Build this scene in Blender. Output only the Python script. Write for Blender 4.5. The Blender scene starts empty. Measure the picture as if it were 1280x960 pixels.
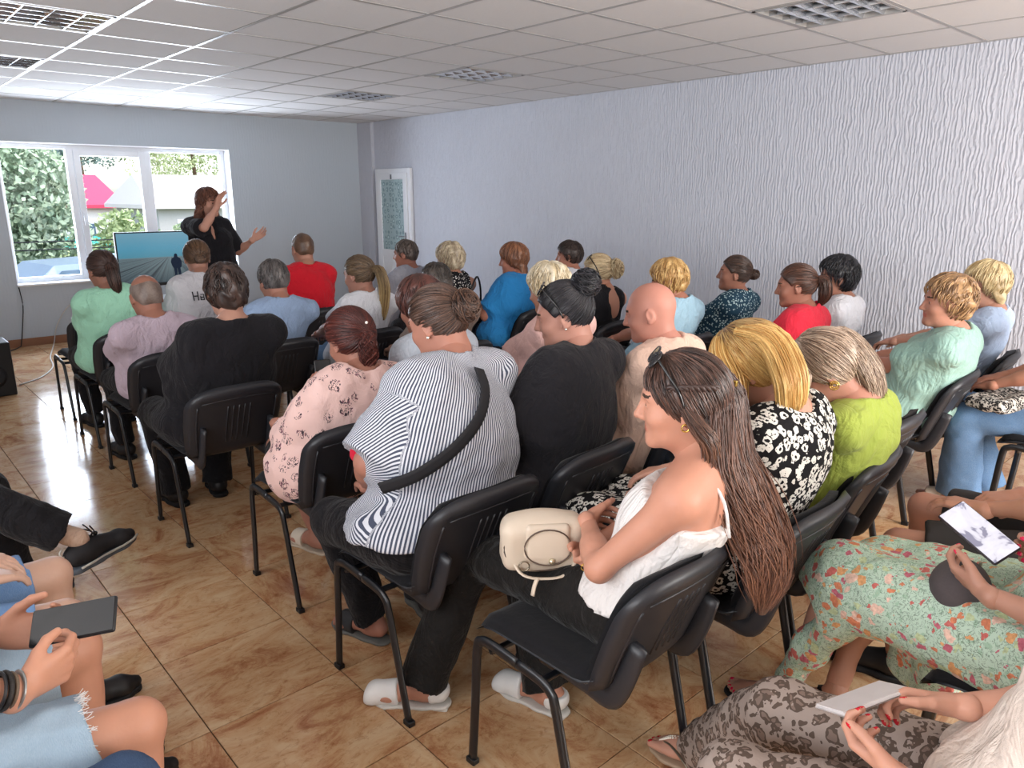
import bpy, bmesh, math, random
import numpy as np
from mathutils import Vector, Matrix
C = bpy.context.scene.collection
scene = bpy.context.scene
PI = math.pi
random.seed(7)
rng = np.random.default_rng(11)

# ------------------------------------------------------------------ camera, sky, light, exposure
cam_d = bpy.data.cameras.new('camera'); cam = bpy.data.objects.new('camera', cam_d); C.objects.link(cam)
cam_d.sensor_width = 36.0; cam_d.lens = 933.0/1280*36; cam_d.clip_start = 0.05; cam_d.clip_end = 300
cam.location = (0, 0, 1.60)
cam.rotation_euler = (PI/2 - math.atan(236.5/933), 0, -math.radians(42.2))
scene.camera = cam

RX = 5.75; WY = 9.47; CZ = 2.558; LX = -1.6; BY = -2.6     # right wall, window wall, ceiling, left wall, back wall

world = bpy.data.worlds.new('sky'); scene.world = world; world.use_nodes = True
wn = world.node_tree.nodes; wl = world.node_tree.links
bg = wn['Background']
sky = wn.new('ShaderNodeTexSky'); sky.sky_type = 'NISHITA'; sky.sun_elevation = math.radians(52); sky.sun_rotation = math.radians(200)
sky.sun_disc = False; sky.air_density = 1.0; sky.dust_density = 2.2; sky.ozone_density = 1.0
wl.new(sky.outputs[0], bg.inputs[0]); bg.inputs[1].default_value = 0.30

sun_d = bpy.data.lights.new('sun', 'SUN'); sun_d.energy = 2.4; sun_d.angle = math.radians(0.6); sun_d.color = (1, .95, .86)
sun = bpy.data.objects.new('sun', sun_d); C.objects.link(sun)
sun.rotation_euler = (math.radians(40), 0, math.radians(84))    # high, from the right of the building

def area(name, loc, rot, sx, sy, power, col):
    d = bpy.data.lights.new(name, 'AREA'); d.shape = 'RECTANGLE'; d.size = sx; d.size_y = sy; d.energy = power; d.color = col
    o = bpy.data.objects.new(name, d); C.objects.link(o); o.location = loc; o.rotation_euler = rot
    return o
# daylight through the windows behind and left of the photographer, and through the front window
area('daylight_back_window', (3.3, BY+0.02, 1.45), (math.radians(90), 0, 0), 3.6, 1.5, 150, (1, .975, .945))
area('daylight_left_window', (LX+0.02, 1.2, 1.5), (math.radians(90), 0, math.radians(-90)), 3.4, 1.5, 62, (.93, .96, 1))
area('daylight_front_window', (2.67, WY+0.30, 1.40), (math.radians(-90), 0, 0), 2.3, 1.4, 82, (.78, .87, 1)).data.specular_factor = .3

vs = scene.view_settings
vs.view_transform = 'Standard'; vs.look = 'None'; vs.gamma = 1; vs.use_curve_mapping = False; vs.exposure = 1.12
scene.cycles.max_bounces = 6; scene.cycles.diffuse_bounces = 4; scene.cycles.glossy_bounces = 3
scene.cycles.transmission_bounces = 5; scene.cycles.transparent_max_bounces = 8
scene.cycles.use_denoising = True; scene.cycles.sample_clamp_indirect = 6

# ------------------------------------------------------------------ materials
def srgb(h):
    if isinstance(h, str):
        h = h.lstrip('#'); c = [int(h[i:i+2], 16)/255 for i in (0, 2, 4)]
    else: c = h
    return tuple((x/12.92 if x <= .04045 else ((x+.055)/1.055)**2.4) for x in c)
_mats = {}
class NT:
    """small helper around a material's node tree"""
    def __init__(s, name, rough=.6, spec=.4, metal=0):
        s.m = bpy.data.materials.new(name); s.m.use_nodes = True
        s.n = s.m.node_tree.nodes; s.l = s.m.node_tree.links
        s.b = s.n['Principled BSDF']; s.b.inputs['Roughness'].default_value = rough
        s.b.inputs['Specular IOR Level'].default_value = spec; s.b.inputs['Metallic'].default_value = metal
    def add(s, t, **kw):
        o = s.n.new(t)
        for k, v in kw.items(): setattr(o, k, v)
        return o
    def coord(s, scale=(1, 1, 1), rot=(0, 0, 0), which='Object'):
        tc = s.add('ShaderNodeTexCoord'); mp = s.add('ShaderNodeMapping')
        mp.inputs['Scale'].default_value = scale; mp.inputs['Rotation'].default_value = rot
        s.l.new(tc.outputs[which], mp.inputs[0]); return mp.outputs[0]
    def noise(s, vec, scale, detail=3, rough=.55, dist=0):
        t = s.add('ShaderNodeTexNoise'); t.inputs['Scale'].default_value = scale; t.inputs['Detail'].default_value = detail
        t.inputs['Roughness'].default_value = rough; t.inputs['Distortion'].default_value = dist
        if vec: s.l.new(vec, t.inputs['Vector'])
        return t
    def voro(s, vec, scale, feature='F1', rnd=1):
        t = s.add('ShaderNodeTexVoronoi', feature=feature); t.inputs['Scale'].default_value = scale; t.inputs['Randomness'].default_value = rnd
        if vec: s.l.new(vec, t.inputs['Vector'])
        return t
    def ramp(s, fac, stops, interp='LINEAR'):
        r = s.add('ShaderNodeValToRGB'); r.color_ramp.interpolation = interp
        e = r.color_ramp.elements
        while len(e) < len(stops): e.new(0.5)
        for i, (p, c) in enumerate(stops): e[i].position = p; e[i].color = (*c, 1) if len(c) == 3 else c
        s.l.new(fac, r.inputs[0]); return r.outputs[0]
    def mix(s, fac, a, b, mode='MIX'):
        m = s.add('ShaderNodeMix', data_type='RGBA', blend_type=mode)
        for i, v in ((0, fac), (6, a), (7, b)):
            if hasattr(v, 'links') or hasattr(v, 'is_linked'): s.l.new(v, m.inputs[i])
            else: m.inputs[i].default_value = v if i == 0 else (*v, 1)
        return m.outputs[2]
    def math(s, op, a, b=None):
        m = s.add('ShaderNodeMath', operation=op)
        for i, v in ((0, a), (1, b)):
            if v is None: continue
            if hasattr(v, 'is_linked'): s.l.new(v, m.inputs[i])
            else: m.inputs[i].default_value = v
        return m.outputs[0]
    def col(s, v):
        if hasattr(v, 'is_linked'): s.l.new(v, s.b.inputs['Base Color'])
        else: s.b.inputs['Base Color'].default_value = (*v, 1)
    def bump(s, h, strength=.3, dist=.01):
        b = s.add('ShaderNodeBump'); b.inputs['Strength'].default_value = strength; b.inputs['Distance'].default_value = dist
        s.l.new(h, b.inputs['Height']); s.l.new(b.outputs[0], s.b.inputs['Normal'])
W3 = (1, 1, 1)
def cached(f):
    def g(*a, **k):
        key = (f.__name__, a, tuple(sorted(k.items())))
        if key not in _mats: _mats[key] = f(*a, **k)
        return _mats[key]
    return g
def var(c, k): return tuple(min(1, max(0, x*k)) for x in c)

@cached
def plain(name, c, rough=.6, spec=.4, metal=0, nz=0.08, scale=20, bump=0):
    t = NT(name, rough, spec, metal); c = srgb(c)
    v = t.coord(); n = t.noise(v, scale, 4)
    t.col(t.mix(n.outputs[0], var(c, 1-nz), var(c, 1+nz)))
    if bump: t.bump(n.outputs[0], bump, .004)
    return t.m
@cached
def cloth(name, c, rough=.9, weave=420, fold=.6):
    """plain woven cloth: thread relief and soft creases"""
    t = NT(name, rough, .15); c = srgb(c); v = t.coord()
    n = t.noise(v, 9, 4, .6, .8); w = t.noise(v, weave, 1)
    t.col(t.mix(n.outputs[0], var(c, .90), var(c, 1.08)))
    cr = t.noise(t.coord(scale=(1, 1, .5), rot=(.2, .5, .3)), 7, 3, .5, 2.2); rd = t.math('ABSOLUTE', t.math('SUBTRACT', cr.outputs[0], .5))
    h = t.math('ADD', t.math('ADD', n.outputs[0], t.math('MULTIPLY', rd, 1.6)), t.math('MULTIPLY', w.outputs[0], .05))
    t.bump(h, fold, .03)
    t.b.inputs['Sheen Weight'].default_value = .08
    return t.m
@cached
def skin(c):
    t = NT('skin', .5, .35); c = srgb(c); g_ = (c[0]*.3+c[1]*.6+c[2]*.1); c = tuple((x*.84+g_*.18)*.90 for x in c); v = t.coord()
    n = t.noise(v, 14, 5, .6); r = t.noise(v, 4, 2)
    a = t.mix(n.outputs[0], var(c, .88), var(c, 1.08))
    t.col(t.mix(t.math('MULTIPLY', r.outputs[0], .30), a, (c[0]*1.0, c[1]*.82, c[2]*.78)))
    t.b.inputs['Subsurface Weight'].default_value = .08
    t.b.inputs['Subsurface Radius'].default_value = (.012, .004, .002)
    t.bump(t.noise(v, 160, 2).outputs[0], .12, .002)
    return t.m
@cached
def hairmat(rough=.42):
    t = NT('hair', rough, .5)
    a = t.add('ShaderNodeAttribute', attribute_name='tone'); t.col(a.outputs['Color'])
    return t.m
@cached
def striped(name, c1, c2, pitch, axis=0, duty=.5, tilt=0.0):
    t = NT(name, .9, .15); v = t.coord(rot=(0, tilt, 0)); sx = t.add('ShaderNodeSeparateXYZ'); t.l.new(v, sx.inputs[0])
    f = t.math('FRACT', t.math('MULTIPLY', sx.outputs[axis], 1/pitch))
    k = t.math('GREATER_THAN', f, duty); t.col(t.mix(k, srgb(c1), srgb(c2)))
    t.bump(t.noise(v, 9, 4, .6, .8).outputs[0], .3, .03)
    return t.m
@cached
def wrap_stripes(name, c1, c2, pitch):
    """fine stripes woven along the garment, following its 'wrap' coordinate"""
    t = NT(name, .9, .15); a = t.add('ShaderNodeAttribute', attribute_name='wrap'); sx = t.add('ShaderNodeSeparateXYZ'); t.l.new(a.outputs['Vector'], sx.inputs[0])
    f = t.math('FRACT', t.math('MULTIPLY', sx.outputs[0], 1/pitch)); k = t.math('GREATER_THAN', f, .5); t.col(t.mix(k, srgb(c1), srgb(c2)))
    t.bump(t.noise(t.coord(), 9, 4, .6, .8).outputs[0], .3, .03)
    return t.m
@cached
def daisies(name, base, petal, centre, scale=38):
    """small ring-shaped flowers scattered densely"""
    t = NT(name, .9, .15); v = t.coord(); n = t.noise(v, 60, 2)
    v2 = t.mix(.016, v, n.outputs[1])
    vo = t.voro(v2, scale, rnd=.8)
    d = t.ramp(vo.outputs['Distance'], [(0, srgb(centre)), (.17, srgb(centre)), (.19, srgb(petal)), (.47, srgb(petal)), (.50, srgb(base))], 'CONSTANT')
    g = t.math('GREATER_THAN', t.noise(v, 120, 2).outputs[0], .62)
    t.col(t.mix(g, d, srgb(base)))
    t.bump(t.noise(v, 9, 4, .6, .8).outputs[0], .3, .03)
    return t.m
@cached
def sprigs(name, base, twig, leaf, scale=19):
    """sparse floral sprigs printed on a plain ground"""
    t = NT(name, .9, .15); v = t.coord(); v2 = t.mix(.03, v, t.noise(v, 45, 2).outputs[1])
    vo = t.voro(v2, scale, rnd=.9); br = t.noise(v, 95, 2, .6, 2.5)
    near = t.math('LESS_THAN', vo.outputs['Distance'], .40)
    br = t.noise(t.coord(scale=(1, 1, .45), rot=(.3, .6, .2)), 75, 1, .5, 1.2)
    line = t.math('LESS_THAN', t.math('ABSOLUTE', t.math('SUBTRACT', br.outputs[0], .5)), .042)
    blob = t.math('GREATER_THAN', t.noise(v, 70, 1).outputs[0], .62)
    a = t.mix(t.math('MULTIPLY', near, line), srgb(base), srgb(twig))
    t.col(t.mix(t.math('MULTIPLY', near, blob), a, srgb(leaf)))
    t.bump(t.noise(v, 9, 4, .6, .8).outputs[0], .35, .03)
    return t.m
@cached
def garden(name, base, cols, scale=16, line='#3d4a3c'):
    """multicoloured blossoms with dark leaf lines on a pale ground"""
    t = NT(name, .88, .2); v = t.coord(); v2 = t.mix(.045, v, t.noise(v, 30, 3).outputs[1])
    vo = t.voro(v2, scale, rnd=1); sep = t.add('ShaderNodeSeparateColor'); t.l.new(vo.outputs['Color'], sep.inputs[0])
    k = len(cols); pal = t.ramp(sep.outputs[0], [(i/k, srgb(c)) for i, c in enumerate(cols)], 'CONSTANT')
    near = t.math('LESS_THAN', vo.outputs['Distance'], t.math('MULTIPLY', t.math('ADD', sep.outputs[1], .35), .42))
    br = t.noise(v, 42, 3, .6, 2.0)
    ln = t.math('LESS_THAN', t.math('ABSOLUTE', t.math('SUBTRACT', br.outputs[0], .5)), .022)
    lf = t.math('GREATER_THAN', t.noise(v, 60, 2).outputs[0], .60)
    a = t.mix(t.math('MULTIPLY', lf, .5), srgb(base), srgb('#7fa587')); a = t.mix(t.math('MULTIPLY', ln, .6), a, srgb(line))
    pt = t.mix(t.noise(v, 110, 2).outputs[0], (.45, .4, .42), (1.5, 1.4, 1.35))
    t.col(t.mix(near, a, t.mix(1.0, pal, pt, 'MULTIPLY')))
    t.bump(t.noise(v, 8, 4, .6, .8).outputs[0], .35, .03)
    return t.m
@cached
def leopard(name, base, spot, ring, scale=24):
    t = NT(name, .85, .2); v = t.coord(); v2 = t.mix(.06, v, t.noise(v, 26, 2).outputs[1])
    vo = t.voro(v2, scale, rnd=.85)
    a = t.ramp(vo.outputs['Distance'], [(0, srgb(spot)), (.28, srgb(ring)), (.52, srgb(base))], 'CONSTANT')
    g = t.math('GREATER_THAN', t.noise(v, 70, 2).outputs[0], .64)
    t.col(t.mix(g, a, srgb(base)))
    t.bump(t.noise(v, 8, 4, .6, .8).outputs[0], .3, .03)
    return t.m
@cached
def specks(name, base, dot, scale=90, th=.36):
    t = NT(name, .9, .15); v = t.coord(); vo = t.voro(v, scale, rnd=1)
    t.col(t.mix(t.math('LESS_THAN', vo.outputs['Distance'], th), srgb(base), srgb(dot)))
    t.bump(t.noise(v, 9, 4, .6, .8).outputs[0], .3, .03)
    return t.m
@cached
def denim(name, c, wear='#c9d8e6'):
    t = NT(name, .92, .15); c = srgb(c); v = t.coord()
    n = t.noise(v, 7, 5, .65, .6); w = t.noise(t.coord(scale=(1, 6, 1), rot=(.5, .2, .8)), 160, 2)
    a = t.mix(n.outputs[0], var(c, .72), var(c, 1.15)); a = t.mix(t.math('MULTIPLY', w.outputs[0], .35), a, srgb(wear))
    t.col(a); t.bump(t.math('ADD', n.outputs[0], t.math('MULTIPLY', w.outputs[0], .2)), .4, .02)
    return t.m
@cached
def emit(name, c, s=1):
    t = NT(name, 1, 0); t.col((0, 0, 0)); t.b.inputs['Emission Color'].default_value = (*srgb(c), 1); t.b.inputs['Emission Strength'].default_value = s
    return t.m

# ------------------------------------------------------------------ object helpers
def tag(o, label=None, cat=None, group=None, kind=None):
    if label: o['label'] = label
    if cat: o['category'] = cat
    if group: o['group'] = group
    if kind: o['kind'] = kind
    return o
def empty(name, loc, rz=0, label=None, cat=None, group=None):
    o = bpy.data.objects.new(name, None); C.objects.link(o); o.location = loc; o.rotation_euler = (0, 0, rz); o.empty_display_size = .1
    return tag(o, label, cat, group)
def link(name, me, parent=None, loc=None):
    o = bpy.data.objects.new(name, me); C.objects.link(o)
    if parent: o.parent = parent
    if loc is not None: o.location = loc
    return o
def mesh_np(name, v, f, mats, parent=None, midx=None, smooth=True, colors=None):
    """v (n,3), f (m,k) integer array of equal sized faces"""
    me = bpy.data.meshes.new(name); f = np.asarray(f); n, k = f.shape
    me.vertices.add(len(v)); me.vertices.foreach_set('co', np.asarray(v, np.float32).ravel())
    me.loops.add(n*k); me.loops.foreach_set('vertex_index', f.astype(np.int32).ravel())
    me.polygons.add(n); me.polygons.foreach_set('loop_start', np.arange(0, n*k, k, dtype=np.int32))
    for m in (mats if isinstance(mats, (list, tuple)) else [mats]): me.materials.append(m)
    if midx is not None: me.polygons.foreach_set('material_index', np.asarray(midx, np.int32))
    me.update(calc_edges=True)
    me.polygons.foreach_set('use_smooth', np.full(n, bool(smooth)))
    if colors is not None:
        ca = me.color_attributes.new('tone', 'FLOAT_COLOR', 'POINT')
        cc = np.ones((len(v), 4), np.float32); cc[:, :3] = colors; ca.data.foreach_set('color', cc.ravel())
    me.validate(clean_customdata=False)
    return link(name, me, parent)
def bm_obj(name, bm, mats, parent=None, smooth=False, loc=None):
    me = bpy.data.meshes.new(name)
    bmesh.ops.recalc_face_normals(bm, faces=bm.faces); bm.to_mesh(me); bm.free()
    for m in (mats if isinstance(mats, (list, tuple)) else [mats]): me.materials.append(m)
    if smooth:
        me.polygons.foreach_set('use_smooth', [True]*len(me.polygons))
    return link(name, me, parent, loc)
def box_bm(bm, lo, hi, bev=0, mi=0, mtx=None):
    lo = Vector(lo); hi = Vector(hi)
    r = bmesh.ops.create_cube(bm, size=1); vs_ = r['verts']
    for v in vs_: v.co = Vector([(lo[i]+hi[i])/2 + v.co[i]*(hi[i]-lo[i]) for i in range(3)])
    fs = list({f for v in vs_ for f in v.link_faces})
    if bev:
        es = list({e for v in vs_ for e in v.link_edges})
        rr = bmesh.ops.bevel(bm, geom=es, offset=bev, segments=2, affect='EDGES', profile=.5)
        vs_ = list(set(rr['verts']) | {v for v in vs_ if v.is_valid}); fs = list({f for v in vs_ for f in v.link_faces})
    for f in fs: f.material_index = mi
    if mtx is not None: bmesh.ops.transform(bm, matrix=mtx, verts=vs_)
    return vs_
def box(name, lo, hi, m, parent=None, bev=0, smooth=False):
    bm = bmesh.new(); box_bm(bm, lo, hi, bev); return bm_obj(name, bm, m, parent, smooth)
def tube_arrays(path, rad, seg=8, squash=1.0, up=(0, 0, 1), closed=False):
    """swept tube -> verts, quad faces; rad scalar or list; squash flattens along the second axis"""
    P = np.asarray(path, float); n = len(P); R = np.full(n, rad, float) if np.isscalar(rad) else np.asarray(rad, float)
    T = np.gradient(P, axis=0)
    if closed: T = np.roll(P, -1, 0) - np.roll(P, 1, 0)
    T /= np.linalg.norm(T, axis=1)[:, None]+1e-9
    U = np.asarray(up, float); A = np.cross(T, U); l = np.linalg.norm(A, axis=1)
    A[l < .05] = np.cross(T[l < .05], np.array([1., .1, 0])); A /= np.linalg.norm(A, axis=1)[:, None]
    B = np.cross(A, T); an = np.arange(seg)*2*PI/seg
    V = P[:, None]+R[:, None, None]*(np.cos(an)[None, :, None]*A[:, None]+squash*np.sin(an)[None, :, None]*B[:, None])
    V = V.reshape(-1, 3); f = []
    for i in range(n if closed else n-1):
        j = (i+1) % n
        for k in range(seg): f.append((i*seg+k, i*seg+(k+1) % seg, j*seg+(k+1) % seg, j*seg+k))
    if not closed:
        c0 = len(V); V = np.vstack([V, P[0], P[-1]])
        for k in range(seg):
            f.append((c0, (k+1) % seg, k, c0)); f.append((c0+1, (n-1)*seg+k, (n-1)*seg+(k+1) % seg, c0+1))
    return V, f
def tube(name, path, rad, m, parent=None, seg=8, squash=1.0, up=(0, 0, 1), closed=False):
    V, f = tube_arrays(path, rad, seg, squash, up, closed)
    me = bpy.data.meshes.new(name); me.from_pydata([tuple(v) for v in V], [], [tuple(dict.fromkeys(q)) for q in f])
    me.materials.append(m); me.polygons.foreach_set('use_smooth', [True]*len(me.polygons)); me.update()
    return link(name, me, parent)
def smooth_path(pts, n=24):
    P = np.asarray(pts, float); k = len(P)
    if k < 3: return np.linspace(P[0], P[-1], n)
    t = np.linspace(0, k-1, n); out = []
    Q = np.vstack([2*P[0]-P[1], P, 2*P[-1]-P[-2]])
    for x in t:
        i = min(int(x), k-2); u = x-i; p0, p1, p2, p3 = Q[i:i+4]
        out.append(.5*((2*p1)+(-p0+p2)*u+(2*p0-5*p1+4*p2-p3)*u*u+(-p0+3*p1-3*p2+p3)*u**3))
    return np.array(out)
def copy_tree(o, parent=None):
    c = o.copy(); C.objects.link(c)
    if parent: c.parent = parent
    for ch in list(o.children): copy_tree(ch, c)
    return c
# ------------------------------------------------------------------ the room
def bark_plaster(name, c, amount, pitch, wander):
    """trowelled plaster with wandering upright ridges"""
    t = NT(name, .8, .25); c = srgb(c); big = t.noise(t.coord(), 1.2, 3)
    sx = t.add('ShaderNodeSeparateXYZ'); t.l.new(t.coord(), sx.inputs[0])
    w = t.noise(t.coord(scale=(1, 1, .42)), 17, 3, .55, .3); br = t.noise(t.coord(scale=(1, 1, .30)), 38, 2)
    ph = t.math('ADD', t.math('MULTIPLY', t.math('ADD', sx.outputs[0], sx.outputs[1]), 2*PI/pitch), t.math('MULTIPLY', w.outputs[0], wander))
    h = t.math('MULTIPLY', t.math('ADD', t.math('SINE', ph), 1.0), t.ramp(br.outputs[0], [(.38, (.15,)*3), (.55, (.7,)*3)]))
    t.col(t.mix(big.outputs[0], var(c, .95), var(c, 1.05)))
    t.bump(h, amount, .010)
    return t.m
M_rwall = bark_plaster('worm_textured_plaster', '#c0c3cd', .44, .025, 15)
M_fwall = bark_plaster('smooth_painted_plaster', '#b3bcc5', .08, .035, 14)
M_wall = plain('pale_wall_paint', '#cfcfd0', .8)
M_pvc = plain('white_pvc', '#e4e7ec', .35, .5, nz=.02)
M_ctile = plain('ceiling_tile_board', '#d9d8d8', .9, .1, nz=.04, scale=90, bump=.12)
M_grid = plain('painted_steel_bar', '#a9a6a3', .35, .5, .3, nz=.02)
M_black = plain('black_plastic', '#17181b', .45, .5)
M_glass = None
def glassmat():
    t = NT('window_glass', .02, .5); t.col((.95, .98, 1)); out = t.n['Material Output']
    tr = t.add('ShaderNodeBsdfTransparent'); gl = t.add('ShaderNodeBsdfGlossy'); gl.inputs['Roughness'].default_value = .03
    fr = t.add('ShaderNodeFresnel'); fr.inputs[0].default_value = 1.08; mx = t.add('ShaderNodeMixShader')
    t.l.new(fr.outputs[0], mx.inputs[0]); t.l.new(tr.outputs[0], mx.inputs[1]); t.l.new(gl.outputs[0], mx.inputs[2]); t.l.new(mx.outputs[0], out.inputs[0])
    return t.m
M_glass = glassmat()

def tile_mat():
    t = NT('marbled_floor_tile', .2, .34)
    g = t.add('ShaderNodeNewGeometry'); oi = t.add('ShaderNodeObjectInfo')
    off = t.add('ShaderNodeVectorMath', operation='SCALE'); cx = t.add('ShaderNodeCombineXYZ')
    for i in range(3): t.l.new(oi.outputs['Random'], cx.inputs[i])
    t.l.new(cx.outputs[0], off.inputs[0]); off.inputs['Scale'].default_value = 37
    ad = t.add('ShaderNodeVectorMath', operation='ADD'); t.l.new(g.outputs['Position'], ad.inputs[0]); t.l.new(off.outputs[0], ad.inputs[1])
    def mp(sc, rot):
        m = t.add('ShaderNodeMapping'); m.inputs['Scale'].default_value = sc; m.inputs['Rotation'].default_value = (0, 0, rot); t.l.new(ad.outputs[0], m.inputs[0]); return m.outputs[0]
    a = t.noise(mp((1.5, 3.0, 1), .5), 2.4, 8, .72, 1.2); b = t.noise(mp((2.9, 1.6, 1), .3), 2.1, 8, .72, 1.2)
    k = t.math('GREATER_THAN', oi.outputs['Random'], .62)
    n = t.mix(k, a.outputs[0], b.outputs[0])
    sep = t.add('ShaderNodeSeparateColor'); t.l.new(n, sep.inputs[0])
    base = t.ramp(sep.outputs[0], [(.30, srgb('#955f40')), (.41, srgb('#ae7f5b')), (.50, srgb('#c09a73')), (.64, srgb('#cbad8a'))])
    f = t.noise(mp((1, 1.7, 1), .5), 22, 8, .8, .6)
    fl = t.ramp(f.outputs[0], [(.40, (.74, .64, .56)), (.47, (1, 1, 1))])
    t.col(t.mix(.75, base, fl, 'MULTIPLY'))
    r = t.noise(g.outputs['Position'], 5, 3); t.l.new(t.ramp(r.outputs[0], [(.3, (.10,)*3), (.7, (.18,)*3)]), t.b.inputs['Roughness'])
    t.bump(f.outputs[0], .03, .003)
    return t.m
M_tile = tile_mat(); M_grout = plain('dark_grout', '#4b3426', .9)

def project(x, y, z):
    th = math.radians(42.2); p = math.atan(236.5/933); z -= 1.6
    fw = x*math.sin(th)+y*math.cos(th); r = x*math.cos(th)-y*math.sin(th)
    c2 = fw*math.cos(p)-z*math.sin(p); c1 = fw*math.sin(p)+z*math.cos(p)
    if c2 < .2: return None
    return 640+933*r/c2, 480-933*c1/c2

floor = box('floor', (LX, BY, -.12), (RX, WY, -.004), M_grout); tag(floor, kind='structure')
PT = .45; x0 = .633-PT*5; y0 = 1.627-PT*10
def rnd_tile(w, d, h=.006, g=.0018):
    bm = bmesh.new(); box_bm(bm, (g, g, -h), (w-g, d-g, 0)); 
    es = [e for e in bm.edges if all(v.co.z > -.001 for v in e.verts)]
    bmesh.ops.bevel(bm, geom=es, offset=.0012, segments=1, affect='EDGES'); return bm
tile_me = bpy.data.meshes.new('tile'); _b = rnd_tile(PT, PT); _b.to_mesh(_b and tile_me); _b.free(); tile_me.materials.append(M_tile)
rest = bmesh.new(); cand = []
for i in range(-1, 18):
    for j in range(-1, 29):
        xa, ya = x0+i*PT, y0+j*PT
        if xa > RX or ya > WY or xa+PT < LX or ya+PT < BY: continue
        vis = False
        for (u, v_) in ((.1, .1), (.9, .1), (.1, .9), (.9, .9), (.5, .5)):
            q = project(xa+u*PT, ya+v_*PT, 0)
            if q and 0 < q[0] < 1280 and 300 < q[1] < 960: vis = True
        full = xa >= LX and xa+PT <= RX and ya >= BY and ya+PT <= WY
        cand.append((0 if vis and full else 1, math.hypot(xa, ya), xa, ya))
cand.sort()
for q, (bad, _, xa, ya) in enumerate(cand):
    if not bad and q < 290: link('tile', tile_me, floor, (xa, ya, 0))
    else:
        a, b, c_, d = max(xa, LX), min(xa+PT, RX), max(ya, BY), min(ya+PT, WY)
        if b-a > .02 and d-c_ > .02: box_bm(rest, (a+.0018, c_+.0018, -.006), (b-.0018, d-.0018, 0))
tag(bm_obj('tile_field', rest, M_tile, floor), kind='stuff')

# ceiling: slab, boards and bars
ceil = box('ceiling', (LX, BY, CZ+.03), (RX, WY, CZ+.2), M_wall); tag(ceil, kind='structure')
GX, GY = .614, .598; gx0 = 1.414-GX*5; gy0 = 3.58-GY*11
lights_at = [(0, 14), (0, 17), (0, 8)]
LT = set()
for (xl, yl) in ((3.87, 1.79), (3.87, 4.776), (3.87, 6.57), (.80, 4.776), (.80, 6.57), (.80, 1.79)):
    LT.add((round((xl-gx0)/GX), round((yl-gy0)/GY)))
cme = bpy.data.meshes.new('tile'); _b = bmesh.new(); box_bm(_b, (.010, .010, -.006), (GX-.010, GY-.010, .012)); _b.to_mesh(cme); _b.free(); cme.materials.append(M_ctile)
for i in range(0, 13):
    for j in range(0, 22):
        xa, ya = gx0+i*GX, gy0+j*GY
        if (i, j) in LT: continue
        a, b, c_, d = max(xa, LX), min(xa+GX, RX), max(ya, BY), min(ya+GY, WY)
        if b-a < .03 or d-c_ < .03: continue
        if b-a > GX-.001 and d-c_ > GY-.001: link('tile', cme, ceil, (xa, ya, CZ))
        else: box('tile', (a+.010, c_+.010, CZ-.006), (b-.003, d-.003, CZ+.012), M_ctile, ceil)
for i in range(0, 14):
    x = gx0+i*GX
    if LX < x < RX-.02: box('grid_bar', (x-.012, BY, CZ-.009), (x+.012, WY, CZ+.03), M_grid, ceil)
for j in range(0, 23):
    y = gy0+j*GY
    if BY < y < WY: box('grid_bar', (LX, y-.012, CZ-.0085), (RX, y+.012, CZ+.03), M_grid, ceil)
M_mirror = plain('polished_aluminium', '#c9ccd0', .12, .5, .95, nz=.02)
M_tube = plain('fluorescent_tube_glass', '#eef1f2', .25)
names = ['recessed louvre ceiling light nearest the right wall, above the foreground chairs', 'recessed louvre ceiling light midway along the right side of the ceiling',
         'recessed louvre ceiling light farthest back near the right corner', 'large recessed louvre ceiling light at the top left of the picture',
         'recessed louvre ceiling light at the left edge, nearer the windows', 'recessed louvre ceiling light above the photographer']
order = [(3.87, 1.79), (3.87, 4.776), (3.87, 6.57), (.80, 4.776), (.80, 6.57), (.80, 1.79)]
for nme, (xl, yl) in zip(names, order):
    i, j = round((xl-gx0)/GX), round((yl-gy0)/GY); xa, ya = gx0+i*GX, gy0+j*GY
    L = empty('ceiling_light', (xa+GX/2, ya+GY/2, CZ), 0, nme, 'ceiling light', 'recessed louvre lights in the ceiling')
    w, d = GX/2-.014, GY/2-.014
    bm = bmesh.new()
    for lo, hi in (((-w, -d, -.012), (w, -d+.018, .028)), ((-w, d-.018, -.012), (w, d, .028)), ((-w, -d, -.012), (-w+.018, d, .028)), ((w-.018, -d, -.012), (w, d, .028))): box_bm(bm, lo, hi)
    bm_obj('frame', bm, M_grid, L)
    box('reflector', (-w+.018, -d+.018, .024), (w-.018, d-.018, .028), plain('dull_reflector', '#7b7e82', .25, .5, .9), L)
    for k in range(4):
        x = -w+(k+.5)*2*w/4; tube('tube', [(x, -d+.03, .012), (x, d-.03, .012)], .009, M_tube, L, 8)
    for k in range(1, 4):
        x = -w+k*2*w/4
        bm = bmesh.new(); box_bm(bm, (x-.003, -d+.018, -.011), (x+.003, d-.018, .022)); box_bm(bm, (x-.013, -d+.018, .016), (x+.013, d-.018, .0225)); bm_obj('louvre_blade', bm, M_mirror, L)
    for k in range(1, 8 if False else 5):
        y = -d+k*2*d/5
        prof = [(-.012, .02), (-.004, -.004), (-.0015, -.012), (.0015, -.012), (.004, -.004), (.012, .02)]
        bm = bmesh.new(); rows = []
        for x in (-w+.018, w-.018): rows.append([bm.verts.new((x, y+a, b)) for a, b in prof])
        for q in range(len(prof)): r = (q+1) % len(prof); bm.faces.new((rows[0][q], rows[0][r], rows[1][r], rows[1][q]))
        bm.faces.new(rows[0]); bm.faces.new(rows[1][::-1]); bm_obj('louvre_blade', bm, M_mirror, L)

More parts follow.
